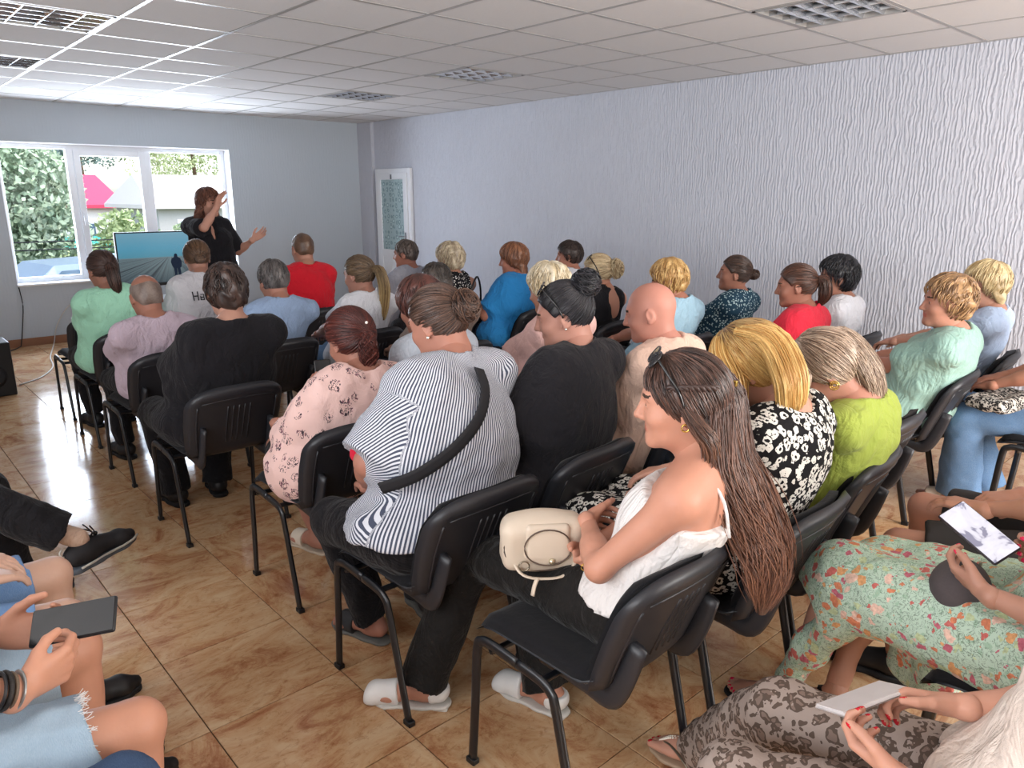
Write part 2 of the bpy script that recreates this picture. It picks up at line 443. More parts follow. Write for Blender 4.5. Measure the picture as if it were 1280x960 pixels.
# walls
tag(box('wall_right', (RX, BY, -.1), (RX+.2, WY+.3, CZ+.2), M_rwall), kind='structure')
tag(box('trim_1', (RX-.05, 9.13, 0), (RX, WY, CZ), M_rwall), kind='structure')
def wall_with_holes(name, axis, pos, thick, a0, a1, holes, m):
    bm = bmesh.new()
    def put(u0, u1, z0, z1):
        if u1-u0 < .001 or z1-z0 < .001: return
        if axis == 'y': box_bm(bm, (u0, min(pos, pos+thick), z0), (u1, max(pos, pos+thick), z1))
        else: box_bm(bm, (min(pos, pos+thick), u0, z0), (max(pos, pos+thick), u1, z1))
    cur = a0
    for (u0, u1, z0, z1) in holes:
        put(cur, u0, -.1, CZ+.2); put(u0, u1, -.1, z0); put(u0, u1, z1, CZ+.2); cur = u1
    put(cur, a1, -.1, CZ+.2)
    return tag(bm_obj(name, bm, m), kind='structure')
WX0, WX1, WZ0, WZ1 = 1.45, 3.88, .645, 2.14
wall_with_holes('wall_front', 'y', WY, .30, LX-.2, RX+.2, [(WX0, WX1, WZ0, WZ1)], M_fwall)
wall_with_holes('wall_back', 'y', BY, -.25, LX-.2, RX+.2, [(1.5, 5.1, .7, 2.2)], M_wall)
wall_with_holes('wall_left', 'x', LX, -.25, BY, WY, [(-.5, 2.9, .75, 2.25)], M_wall)
M_skirt = plain('brown_tile_skirting', '#8a5f45', .35, .5, nz=.2, scale=8)
tag(box('baseboard_front', (LX, WY-.012, 0), (RX-.05, WY, .085), M_skirt), kind='structure')
tag(box('baseboard_right', (RX-.012, BY, 0), (RX, 8.2, .085), M_skirt), kind='structure')

def window(name, sashes, z0, z1, place):
    """sashes: list of (x0,x1,opening); place(x,z,depth) not needed for front window"""
    W = empty(name, (0, 0, 0)); W['kind'] = 'structure'
    return W
win = empty('window_1', (0, WY+.20, 0)); win['kind'] = 'structure'
def prof_frame(name, x0, x1, z0, z1, w, y0_, y1_, parent, m=M_pvc):
    bm = bmesh.new()
    for lo, hi in (((x0, y0_, z0), (x0+w, y1_, z1)), ((x1-w, y0_, z0), (x1, y1_, z1)), ((x0+w, y0_, z0), (x1-w, y1_, z0+w)), ((x0+w, y0_, z1-w), (x1-w, y1_, z1))): box_bm(bm, lo, hi, .004)
    return bm_obj(name, bm, m, parent)
prof_frame('window_frame', WX0, WX1, WZ0+.02, WZ1, .055, -.03, .04, win)
for x in (2.155, 2.965): box('mullion', (x-.035, -.03, WZ0+.07), (x+.035, .04, WZ1-.05), M_pvc, win, .004)
prof_frame('sash', 2.19, 2.93, WZ0+.075, WZ1-.055, .065, -.055, .02, win)
bm = bmesh.new(); box_bm(bm, (2.205, -.075, 1.36), (2.225, -.055, 1.42), .002); box_bm(bm, (2.208, -.095, 1.27), (2.222, -.07, 1.40), .004); bm_obj('window_handle', bm, M_pvc, win)
for x0_, x1_ in ((WX0+.05, 2.125), (2.25, 2.87), (2.995, WX1-.05)):
    bm = bmesh.new(); box_bm(bm, (x0_, .000, WZ0+.07), (x1_, .004, WZ1-.05)); bm_obj('glass_pane', bm, M_glass, win)
box('window_sill', (WX0, -.225, WZ0-.0), (WX1, -.03, WZ0+.022), M_pvc, win, .006)
bm = bmesh.new()
box_bm(bm, (WX0-.001, -.2, WZ0+.02), (WX0+.006, -.03, WZ1)); box_bm(bm, (WX1-.006, -.2, WZ0+.02), (WX1+.001, -.03, WZ1)); box_bm(bm, (WX0, -.2, WZ1-.006), (WX1, -.03, WZ1+.001))
bm_obj('reveal_lining', bm, M_pvc, win)
# windows behind and beside the photographer, with unseen panels added to block the sun
M_sun_block = plain('white_sun_block', '#f0ede6', .9)
w2 = empty('window_2', (0, BY-.1, 0)); w2['kind'] = 'structure'
prof_frame('window_frame', 1.5, 5.1, .7, 2.2, .06, -.03, .03, w2)
for x in (2.7, 3.9): box('mullion', (x-.03, -.03, .76), (x+.03, .03, 2.14), M_pvc, w2)
box('sun_block_panel', (1.5, -.12, .7), (5.1, -.1, 2.2), M_sun_block, w2)
w3 = empty('window_3', (LX-.1, 0, 0)); w3['kind'] = 'structure'
bm = bmesh.new()
for lo, hi in (((-.03, -.5, .75), (.03, 2.9, .81)), ((-.03, -.5, 2.19), (.03, 2.9, 2.25)), ((-.03, -.5, .81), (.03, -.44, 2.19)), ((-.03, 2.84, .81), (.03, 2.9, 2.19)), ((-.03, 1.17, .81), (.03, 1.23, 2.19))): box_bm(bm, lo, hi, .004)
bm_obj('window_frame', bm, M_pvc, w3); box('sun_block_panel', (-.12, -.5, .75), (-.1, 2.9, 2.25), M_sun_block, w3)

# glazed door in the right wall
def frosted():
    t = NT('patterned_frosted_glass', .35, .5); v = t.coord(); vo = t.voro(t.mix(.05, v, t.noise(v, 9, 2).outputs[1]), 15, rnd=.35)
    d = t.ramp(vo.outputs['Distance'], [(0, srgb('#b9cfd2')), (.36, srgb('#b9cfd2')), (.40, srgb('#7d979c')), (.50, srgb('#7d979c')), (.54, srgb('#a5bcc0'))])
    t.col(d); t.bump(vo.outputs['Distance'], .25, .004); return t.m
dr = empty('door_1', (RX, 8.66, 0)); dr['kind'] = 'structure'
def fr_y(name, y0_, y1_, z0, z1, w, xa, xb, m, parent):
    bm = bmesh.new()
    for lo, hi in (((xa, y0_, z0), (xb, y0_+w, z1)), ((xa, y1_-w, z0), (xb, y1_, z1)), ((xa, y0_+w, z1-w), (xb, y1_-w, z1)), ((xa, y0_+w, z0), (xb, y1_-w, z0+w))): box_bm(bm, lo, hi, .004)
    return bm_obj(name, bm, m, parent)
fr_y('door_frame', -.41, .41, 0, 1.935, .055, -.045, .0, M_pvc, dr)
lf = fr_y('door_leaf', -.35, .35, .05, 1.88, .085, -.06, -.01, M_pvc, dr)
box('mid_rail', (-.058, -.27, .78), (-.012, .27, .88), M_pvc, dr, .004)
box('lower_panel', (-.05, -.27, .13), (-.02, .27, .79), M_pvc, dr, .004)
box('glass_pane', (-.045, -.27, .87), (-.03, .27, 1.80), frosted(), dr)
bm = bmesh.new(); box_bm(bm, (-.075, -.325, .98), (-.06, -.295, 1.12), .004); box_bm(bm, (-.105, -.32, 1.06), (-.09, -.20, 1.075), .004); box_bm(bm, (-.1, -.317, 1.06), (-.07, -.303, 1.075)); bm_obj('door_handle', bm, M_mirror, dr)
box('door_closer_clip', (-.066, -.015, 1.80), (-.045, .015, 1.86), plain('grey_metal', '#777a80', .4, .5, .7), dr)

# wires by the window wall and the dark cabinet edge at the left
M_wire = plain('black_cable_sheath', '#1b1c20', .5); M_wirew = plain('white_cable_sheath', '#c9c6c0', .5)
o = tube('cable', smooth_path([(1.46, WY-.01, .64), (1.47, WY-.015, .45), (1.44, WY-.02, .25), (1.40, WY-.03, .05), (1.37, WY-.06, .008), (1.2, WY-.3, .006)], 30), .005, M_wire, None, 6)
tag(o, 'thin black cable hanging down the wall from the left corner of the window sill', 'cable')
o = tube('cable', smooth_path([(2.1, WY-.03, .50), (1.9, WY-.02, .40), (1.76, WY-.02, .20), (1.70, WY-.06, .02), (1.62, 9.1, .006), (1.5, 8.6, .006), (1.42, 8.1, .006), (1.25, 7.7, .006), (1.05, 7.5, .006)], 50), .006, M_wirew, None, 6)
tag(o, 'white cable trailing from the wall across the tiled floor at the left', 'cable')
sp = empty('loudspeaker', (.83, 7.3, 0), 0, 'black upright loudspeaker cabinet cut off by the left edge, standing on the tiles', 'loudspeaker')
box('cabinet', (-.16, -.14, 0), (.15, .16, .44), M_black, sp, .01)
bm = bmesh.new(); bmesh.ops.create_cone(bm, cap_ends=True, segments=28, radius1=.11, radius2=.06, depth=.02, matrix=Matrix.Translation((0, -.145, .17)) @ Matrix.Rotation(PI/2, 4, 'X')); bm_obj('woofer', bm, plain('rubber', '#26272b', .7), sp, True)
bm = bmesh.new(); bmesh.ops.create_cone(bm, cap_ends=True, segments=20, radius1=.045, radius2=.03, depth=.02, matrix=Matrix.Translation((0, -.145, .36)) @ Matrix.Rotation(PI/2, 4, 'X')); bm_obj('tweeter', bm, plain('rubber', '#26272b', .7), sp, True)

# ------------------------------------------------------------------ outdoors beyond the front window
def ground_mat():
    t = NT('sunlit_yard', .9, .1); v = t.coord(); n = t.noise(v, .8, 5); t.col(t.ramp(n.outputs[0], [(.35, srgb('#56604a')), (.6, srgb('#6f7562'))])); return t.m
tag(box('ground', (-12, WY+.35, -1.1), (40, 70, -.75), ground_mat()), kind='structure')
def leafmat(c1, c2):
    t = NT('leaves', .7, .2); oi = t.noise(t.coord(), 3.2, 3); t.col(t.mix(oi.outputs[0], srgb(c1), srgb(c2)))
    t.b.inputs['Transmission Weight'].default_value = 0
    return t.m
def dim(c, k=.80): return tuple(int(c.lstrip('#')[q:q+2], 16)/255*k for q in (0, 2, 4))
def tree(x, y, zc, r, h, label, c1, c2, n, cat='tree', name='tree'):
    T = empty(name, (x, y, -.75), 0, label, cat, 'greenery outside the window')
    tube('trunk', smooth_path([(0, 0, 0), (.1, .05, (zc+.75)*.5), (0, 0, zc+.75)], 10), np.linspace(.16, .06, 10), plain('bark', '#5d4a3a', .9, nz=.2), T, 8)
    g = np.random.default_rng(int(x*100+y*7))
    nb = 16; cen = g.normal(0, 1, (nb, 3)); cen /= np.linalg.norm(cen, axis=1)[:, None]; cen *= g.uniform(.3, .85, (nb, 1)); cen *= np.array([r, r, h]); br = g.uniform(.28, .48, nb)*min(r, h)*1.1
    b = g.integers(0, nb, n); d = g.normal(0, 1, (n, 3)); d /= np.linalg.norm(d, axis=1)[:, None]
    P = cen[b]+d*br[b][:, None]*g.uniform(.75, 1.05, (n, 1)); P[:, 2] += zc+.75; P = P[P[:, 2] > .1]; n = len(P)
    a = g.normal(0, 1, (n, 3)); a /= np.linalg.norm(a, axis=1)[:, None]; c = np.cross(a, g.normal(0, 1, (n, 3))); c /= np.linalg.norm(c, axis=1)[:, None]
    s = g.uniform(.06, .13, (n, 1))*(.66 if n > 9500 else .75)
    V = np.stack([P-a*s, P+c*s*.5, P+a*s, P-c*s*.5], 1).reshape(-1, 3); F = np.arange(n*4).reshape(-1, 4)
    o = mesh_np('crown', V, F, leafmat(dim(c1), dim(c2)), T, smooth=False); tag(o, kind='stuff')
    return T
tree(3.3, 20.3, -.1, 1.1, .8, 'pale leafy hedge at the bottom of the left pane', '#86ab78', '#b9cca2', 5000, 'bush', 'hedge')
tree(2.25, 15.8, 1.5, 1.45, 1.9, 'broad pale green tree filling the left window pane', '#8fb884', '#e6f1da', 22000)
tree(4.9, 18.6, .2, 1.3, 1.0, 'sunlit leafy bush below the red roof in the middle pane', '#9cc27a', '#e6efbe', 5000, 'bush', 'bush')
tree(3.7, 27.0, 3.6, 2.3, 2.2, 'dark green tree behind the others in the left pane', '#4f7a5c', '#9dbb95', 5000)
tree(8.6, 37.0, 4.0, 2.6, 1.8, 'blue green fir shaped tree above the red roof', '#5a7d78', '#9ab5ae', 5000)
tree(13.0, 36.0, 3.9, 3.6, 2.6, 'yellow green tree rising over the white roof in the right pane', '#9fbd77', '#e9f2c0', 8000)
tree(7.6, 21.5, .1, 1.3, .8, 'light green shrub in front of the white house', '#a7c98f', '#eaf3d2', 3500, 'bush', 'bush')
tree(1.75, 10.75, -.35, .38, .32, 'bright green low bush at the foot of the left pane', '#86c25a', '#c9ec8e', 2500, 'bush', 'bush')
tree(19.5, 41.0, 2.6, 3.0, 2.6, 'tall green tree at the right edge of the window', '#86a96a', '#d6e6ae', 4000)
def house(x0, x1, y, zb, ze, zr, dpt, mw, mr, label, wins):
    H = empty('house', ((x0+x1)/2, y, zb), 0, label, 'house'); w = (x1-x0)/2
    box('wall', (-w+.3, .3, 0), (w-.3, dpt-.3, ze-zb), mw, H)
    bm = bmesh.new(); e = ze-zb; t = zr-zb
    A = [bm.verts.new(p) for p in ((-w, 0, e), (w, 0, e), (w, dpt, e), (-w, dpt, e), (-w+.3, dpt/2, t), (w-.3, dpt/2, t), (-w, 0, e-.12), (w, 0, e-.12), (w, dpt, e-.12), (-w, dpt, e-.12))]
    for f in ((0, 1, 5, 4), (2, 3, 4, 5), (1, 2, 5), (3, 0, 4), (6, 7, 1, 0), (7, 8, 2, 1), (8, 9, 3, 2), (9, 6, 0, 3), (9, 8, 7, 6)): bm.faces.new([A[i] for i in f])
    bm_obj('roof', bm, mr, H)
    for (a, b, c_, d) in wins:
        f = box('window', (a, .26, c_), (b, .32, d), M_pvc, H); box('pane', (a+.07, .25, c_+.07), (b-.07, .27, d-.07), plain('dark_glass', '#5e7487', .1), f)
    return H
house(6.7, 8.5, 30.6, -.75, 1.25, 2.35, 5, plain('white_render', '#e8e6e0', .9), plain('red_metal_roof', '#c9405a', .5), 'low white house with a red metal roof seen in the middle pane', [(-.7, -.1, .7, 1.4)])
house(7.5, 11.2, 24.6, -.75, 1.30, 2.25, 5, plain('grey_render', '#a9a8a4', .9), plain('grey_sheet_roof', '#c2bfba', .6), 'white house with a pale sheet roof behind the speaker', [(-1.0, -.5, .7, 1.6), (.5, 1.0, .7, 1.6)])
house(22, 30, 50, -.75, 3.6, 5.4, 7, plain('cream_render', '#efece4', .9), plain('pale_sheet_roof', '#eae6df', .6), 'distant pale house at the far right of the window', [])
fn = empty('fence', (5.75, 23.2, -.75), 0, 'turquoise sheet metal fence under the white roof in the middle pane', 'fence')
Mt = plain('turquoise_sheet', '#4fb7a9', .6)
for k in range(10): box('panel', (k*.24-1.2, 0, 0), (k*.24-.97, .02+.01*(k % 2), 1.25), Mt, fn)
for k, z in enumerate((1.05, .95)):
    o = tube('power_line', smooth_path([(-3, 11.6, z), (3, 11.3, z-.04), (9, 11.6, z+.02)], 14), .008, M_wire, None, 5)
    tag(o, ('upper' if k == 0 else 'lower')+' dark wire crossing the window view', 'cable')
# parked car
car = empty('car', (2.9, 12.9, -.75), math.radians(8), 'pale parked car seen through the lower left window pane', 'car')
prof = [(-2.1, .25), (-2.15, .6), (-1.9, .85), (-1.2, .93), (-.65, 1.38), (.7, 1.42), (1.35, 1.0), (2.0, .92), (2.15, .6), (2.1, .25)]
bm = bmesh.new(); rows = []
for s, k in ((-.82, .88), (-.72, 1), (.72, 1), (.82, .88)): rows.append([bm.verts.new((x, s*(1 if z < .95 else .86), .25+(z-.25)*k)) for x, z in prof])
for a, b in zip(rows, rows[1:]):
    for i in range(len(prof)): j = (i+1) % len(prof); bm.faces.new((a[i], a[j], b[j], b[i]))
bm.faces.new(rows[0]); bm.faces.new(rows[-1][::-1]); bm_obj('car_body', bm, plain('pale_blue_car_paint', '#8496a8', .25, .5, .1), car)
bm = bmesh.new()
for a, b in (((-1.13, .97), (-.68, 1.33)), ): 
    f = [bm.verts.new(p) for p in ((a[0]-.02, -.6, a[1]), (a[0]-.02, .6, a[1]), (b[0]-.02, .55, b[1]), (b[0]-.02, -.55, b[1]))]; bm.faces.new(f)
for s in (-1, 1):
    f = [bm.verts.new(p) for p in ((-1.0, s*.80, .96), (1.2, s*.80, .98), (.66, s*.735, 1.33), (-.6, s*.735, 1.31))]; bm.faces.new(f)
bm_obj('car_window', bm, plain('dark_glass', '#5e7487', .1), car)
for x in (-1.35, 1.35):
    for y in (-.78, .78):
        bm = bmesh.new(); bmesh.ops.create_cone(bm, cap_ends=True, segments=20, radius1=.31, radius2=.31, depth=.2, matrix=Matrix.Translation((x, y, .31)) @ Matrix.Rotation(PI/2, 4, 'X')); bm_obj('wheel', bm, M_black, car)

# ------------------------------------------------------------------ television, stand and what lies below it
tv = empty('television', (2.83, 8.72, 0), 0, 'large flat television showing a lone figure on a road, beside the standing woman', 'television')
tw, tz0, tz1 = .565, .63, 1.215
bm = bmesh.new(); box_bm(bm, (-tw, 0, tz0), (tw, .05, tz1), .008); bm_obj('casing', bm, M_black, tv)
def screen():
    t = NT('screen_picture', .25, .5); v = t.coord(); sx = t.add('ShaderNodeSeparateXYZ'); t.l.new(v, sx.inputs[0])
    z, x = sx.outputs[2], sx.outputs[0]
    zz = t.math('DIVIDE', t.math('SUBTRACT', z, tz0+.035), tz1-tz0-.05)
    skyc = t.ramp(zz, [(.0, srgb('#45535a')), (.25, srgb('#5f6f74')), (.505, srgb('#6f8288')), (.52, srgb('#4f8da2')), (.7, srgb('#5497b2')), (1, srgb('#6f9fb4'))])
    # road ruts converging on the horizon point
    u = t.math('DIVIDE', t.math('SUBTRACT', x, -.02), t.math('SUBTRACT', .56, zz))
    n = t.noise(None, 3.2, 3); cx = t.add('ShaderNodeCombineXYZ'); t.l.new(u, cx.inputs[0]); t.l.new(cx.outputs[0], n.inputs['Vector'])
    rut = t.ramp(n.outputs[0], [(.42, (.35, .35, .38)), (.5, (1, 1, 1)), (.62, (.55, .55, .58))])
    k = t.math('LESS_THAN', zz, .5); low = t.mix(1, skyc, rut, 'MULTIPLY')
    c = t.mix(k, skyc, low)
    t.col((0.01, .01, .012)); t.l.new(c, t.b.inputs['Emission Color']); t.b.inputs['Emission Strength'].default_value = .42
    return t.m
box('screen', (-tw+.014, -.003, tz0+.035), (tw-.014, .001, tz1-.014), screen(), tv)
figm = emit('screen_dark', '#2b3446', .3)
bm = bmesh.new()
def flat(bm, pts, y):
    bm.faces.new([bm.verts.new((x, y, z)) for x, z in pts])
fx, fz = .03, tz0+.06
flat(bm, [(fx-.045, fz+.15), (fx-.055, fz+.19), (fx-.045, fz+.225), (fx-.018, fz+.24), (fx-.015, fz+.26), (fx-.01, fz+.275), (fx+.008, fz+.28), (fx+.02, fz+.27), (fx+.022, fz+.243), (fx+.05, fz+.225), (fx+.062, fz+.18), (fx+.055, fz+.13), (fx+.04, fz+.12), (fx-.03, fz+.12)], -.0045)
flat(bm, [(fx-.03, fz+.13), (fx+.005, fz+.13), (fx, fz), (fx-.018, fz)], -.0045); flat(bm, [(fx+.005, fz+.13), (fx+.04, fz+.13), (fx+.05, fz), (fx+.032, fz)], -.0045)
bm_obj('screen_figure', bm, figm, tv)
bm = bmesh.new()
for k in range(12): flat(bm, [(-.48+k*.02, tz0+.012), (-.468+k*.02, tz0+.012), (-.468+k*.02, tz0+.022), (-.48+k*.02, tz0+.022)], -.0008)
for k in range(5): flat(bm, [(.08+k*.04, tz0+.022), (.09+k*.04, tz0+.022), (.09+k*.04, tz0+.03), (.08+k*.04, tz0+.03)], -.0008)
tag(bm_obj('button_marks', bm, plain('pale_print', '#cfd6dc', .5), tv), kind='stuff')
bm = bmesh.new(); box_bm(bm, (-.06, .02, .06), (.06, .045, .9), .004); box_bm(bm, (-.35, -.22, 0), (.35, .25, .03), .006); bm_obj('stand', bm, M_black, tv)
tb = empty('side_table', (2.88, 8.26, 0), 0, 'white low table in front of the television', 'table')
box('tabletop', (-.45, -.2, .535), (.45, .2, .56), M_pvc, tb, .004)
for sx in (-1, 1):
    for sy in (-1, 1): box('leg', (sx*.41-.02, sy*.17-.02, 0), (sx*.41+.02, sy*.17+.02, .535), M_pvc, tb)
lp = empty('laptop', (2.80, 8.26, .56), 0, 'open laptop with a glowing blue screen on the table below the television', 'laptop')
box('keyboard_base', (-.18, -.12, 0), (.18, .12, .016), plain('silver_plastic', '#b9bec6', .4), lp, .003)
box('lid', (-.18, .115, .012), (.18, .127, .10), M_black, lp, .002)
box('display', (-.17, .112, .02), (.17, .1155, .094), emit('blue_display', '#7fb2ff', 1.4), lp)
# ------------------------------------------------------------------ implicit surfaces: smooth unions of simple solids, meshed with surface nets
A3 = lambda *v: np.array(v, np.float32)
def _rot(M): return None if M is None else np.asarray(M, np.float32)
def rc(a, b, ra, rb, k=None):      # tapered capsule
    a = A3(*a); b = A3(*b); m = max(ra, rb)
    def f(P):
        ba = b-a; L = float(ba@ba)+1e-9; pa = P-a; t = np.clip(pa@ba/L, 0, 1)
        return np.sqrt(((pa-t[..., None]*ba)**2).sum(-1))-(ra+(rb-ra)*t)
    return ('u', f, np.minimum(a, b)-m, np.maximum(a, b)+m, k)
def el(c, r, M=None, k=None):      # ellipsoid, M columns = axes
    c = A3(*c); r = A3(*r); M = _rot(M); e = np.full(3, r.max(), np.float32) if M is not None else r
    def f(P):
        p = P-c
        if M is not None: p = p@M
        k0 = np.sqrt(((p/r)**2).sum(-1)); k1 = np.sqrt(((p/(r*r))**2).sum(-1))+1e-6
        return k0*(k0-1)/k1
    return ('u', f, c-e, c+e, k)
def bx(c, h, rr, M=None, k=None):  # rounded box
    c = A3(*c); h = A3(*h); M = _rot(M); e = np.full(3, float(np.linalg.norm(h)), np.float32) if M is not None else h
    def f(P):
        p = P-c
        if M is not None: p = p@M
        q = np.abs(p)-(h-rr); return np.sqrt((np.maximum(q, 0)**2).sum(-1))+np.minimum(q.max(-1), 0)-rr
    return ('u', f, c-e-rr, c+e+rr, k)
def capped(a, b, ra, rb, k=None, flat_end=True):   # tapered tube cut flat at b
    a = A3(*a); b = A3(*b); m = max(ra, rb)
    def f(P):
        ba = b-a; L = float(ba@ba)+1e-9; pa = P-a; t0 = pa@ba/L; t = np.clip(t0, 0, 1)
        d = np.sqrt(((pa-np.clip(t0, 0, 1.3)[..., None]*ba)**2).sum(-1))-(ra+(rb-ra)*t)
        return np.maximum(d, (t0-1)*math.sqrt(L))
    return ('u', f, np.minimum(a, b)-m, np.maximum(a, b)+m, k)
def sub(pr, k=.006): return ('s', pr[1], pr[2], pr[3], k)
def cut(p, n):                     # keep the side where (x-p).n < 0
    p = A3(*p); n = A3(*n); n = n/np.linalg.norm(n)
    return ('i', lambda P: (P-p)@n, None, None, None)
def wav(P, amp, freq, seed=0):
    g = np.random.default_rng(seed); out = np.zeros(P.shape[:-1], np.float32)
    for i in range(4):
        d = g.normal(0, 1, 3); d /= np.linalg.norm(d); e = g.normal(0, 1, 3); e /= np.linalg.norm(e)
        out += np.sin(P@(d*freq).astype(np.float32)+2.2*np.sin(P@(e*freq*.55).astype(np.float32)+g.uniform(0, 6))+g.uniform(0, 6))
    return out*amp*.5
def field(prims, h, K=.03, pad=.045, disp=None, infl=0.0):
    lo = np.min([p[2] for p in prims if p[0] == 'u'], 0)-infl-2.5*h; hi = np.max([p[3] for p in prims if p[0] == 'u'], 0)+infl+2.5*h
    n = np.ceil((hi-lo)/h).astype(int)+1
    ax = [lo[i]+h*np.arange(n[i], dtype=np.float32) for i in range(3)]
    D = np.full(n, .25, np.float32)
    for typ, f, a, b, k in prims:
        k = K if k is None else k
        if typ == 'i':
            P = np.stack(np.meshgrid(*ax, indexing='ij'), -1).astype(np.float32); D = np.maximum(D, f(P)); continue
        e = pad+infl+k
        i0 = np.clip(np.floor((a-e-lo)/h).astype(int), 0, n); i1 = np.clip(np.ceil((b+e-lo)/h).astype(int)+1, 0, n)
        if np.any(i1 <= i0): continue
        sl = tuple(slice(x, y) for x, y in zip(i0, i1))
        P = np.stack(np.meshgrid(*[ax[q][sl[q]] for q in range(3)], indexing='ij'), -1).astype(np.float32)
        d = f(P).astype(np.float32)
        if typ == 'u':
            d = d-infl; A = D[sl]; t = np.clip(.5+.5*(A-d)/k, 0, 1); D[sl] = A*(1-t)+d*t-k*t*(1-t)
        else:
            A = D[sl]; d = -d; t = np.clip(.5+.5*(d-A)/k, 0, 1); D[sl] = A*(1-t)+d*t+k*t*(1-t)
    if disp is not None:
        m = np.abs(D) < .05; idx = np.argwhere(m); P = (lo+idx*h).astype(np.float32); D[m] += disp(P)
    D[0] = D[-1] = .1; D[:, 0] = D[:, -1] = .1; D[:, :, 0] = D[:, :, -1] = .1
    return D, lo
CO = np.array([(0, 0, 0), (1, 0, 0), (0, 1, 0), (1, 1, 0), (0, 0, 1), (1, 0, 1), (0, 1, 1), (1, 1, 1)])
ED = [(0, 1), (2, 3), (4, 5), (6, 7), (0, 2), (1, 3), (4, 6), (5, 7), (0, 4), (1, 5), (2, 6), (3, 7)]
def snet(D, lo, h):
    S = D < 0; nx, ny, nz = D.shape
    c = np.zeros((nx-1, ny-1, nz-1), np.int8)
    for a, b, d in CO: c += S[a:nx-1+a, b:ny-1+b, d:nz-1+d]
    act = np.argwhere((c > 0) & (c < 8))
    idx = np.full(c.shape, -1, np.int32); idx[tuple(act.T)] = np.arange(len(act))
    V8 = np.stack([D[act[:, 0]+a, act[:, 1]+b, act[:, 2]+d] for a, b, d in CO], 1)
    pos = np.zeros((len(act), 3)); cnt = np.zeros(len(act))
    for i, j in ED:
        vi, vj = V8[:, i], V8[:, j]; m = (vi < 0) != (vj < 0); t = np.where(m, vi/np.where(m, vi-vj, 1), 0)
        pos += m[:, None]*(CO[i]+t[:, None]*(CO[j]-CO[i])); cnt += m
    V = lo+h*(act+pos/cnt[:, None]); F = []
    for axn in range(3):
        o = [np.array([1 if q == axn else 0 for q in range(3)])][0]
        A = S[:-1, 1:-1, 1:-1] if axn == 0 else S[1:-1, :-1, 1:-1] if axn == 1 else S[1:-1, 1:-1, :-1]
        B = S[1:, 1:-1, 1:-1] if axn == 0 else S[1:-1, 1:, 1:-1] if axn == 1 else S[1:-1, 1:-1, 1:]
        e = np.argwhere(A != B); a = A[tuple(e.T)]
        p = e.copy()
        for q in range(3):
            if q != axn: p[:, q] += 1
        u, v = [(1, 2), (2, 0), (0, 1)][axn]; U = np.zeros(3, int); U[u] = 1; Wv = np.zeros(3, int); Wv[v] = 1
        q0 = idx[tuple((p-U-Wv).T)]; q1 = idx[tuple((p-Wv).T)]; q2 = idx[tuple(p.T)]; q3 = idx[tuple((p-U).T)]
        f = np.stack([q0, q1, q2, q3], 1); f[~a] = f[~a][:, ::-1]; F.append(f)
    F = np.concatenate(F); F = F[(F >= 0).all(1)]
    return V, F
def solid(prims, h, K=.03, disp=None, infl=0.0):
    D, lo = field(prims, h, K, disp=disp, infl=infl); return snet(D, lo, h)
def relax(V, F, it=1, lam=.5):
    for _ in range(it):
        s = np.zeros_like(V); c = np.zeros(len(V))
        for a, b in ((0, 1), (1, 2), (2, 3), (3, 0)):
            np.add.at(s, F[:, a], V[F[:, b]]); np.add.at(s, F[:, b], V[F[:, a]]); np.add.at(c, F[:, a], 1); np.add.at(c, F[:, b], 1)
        V = V+lam*(s/np.maximum(c, 1)[:, None]-V)
    return V
def merge(parts):
    """list of (V,F,midx) -> one"""
    Vs, Fs, Ms, o = [], [], [], 0
    for V, F, m in parts:
        Vs.append(V); Fs.append(F+o); Ms.append(np.full(len(F), m) if np.isscalar(m) else m); o += len(V)
    return np.concatenate(Vs), np.concatenate(Fs), np.concatenate(Ms)
def rotm(pitch=0, yaw=0, roll=0):
    """pitch>0 nods down, yaw>0 turns to the left, roll>0 tilts to the right (degrees)"""
    return np.array(Matrix.Rotation(math.radians(yaw), 3, 'Z') @ Matrix.Rotation(-math.radians(pitch), 3, 'X') @ Matrix.Rotation(math.radians(roll), 3, 'Y'))
def nrm(v): v = np.asarray(v, float); return v/(np.linalg.norm(v)+1e-9)
def frame(fwd, up):
    y = nrm(fwd); x = nrm(np.cross(y, up)); z = np.cross(x, y); return np.stack([x, y, z], 1)   # columns
def ik(s, w, l1, l2, hint):
    s = np.asarray(s, float); w = np.asarray(w, float); d = w-s; L = np.linalg.norm(d)
    if L > (l1+l2)*.995: w = s+d/L*(l1+l2)*.995; d = w-s; L = np.linalg.norm(d)
    L = max(L, abs(l1-l2)+.01); a = (l1*l1-l2*l2+L*L)/(2*L); hh = math.sqrt(max(l1*l1-a*a, 0)); u = d/np.linalg.norm(d)
    hv = np.asarray(hint, float); hv = hv-(hv@u)*u; return s+u*a+nrm(hv)*hh, w

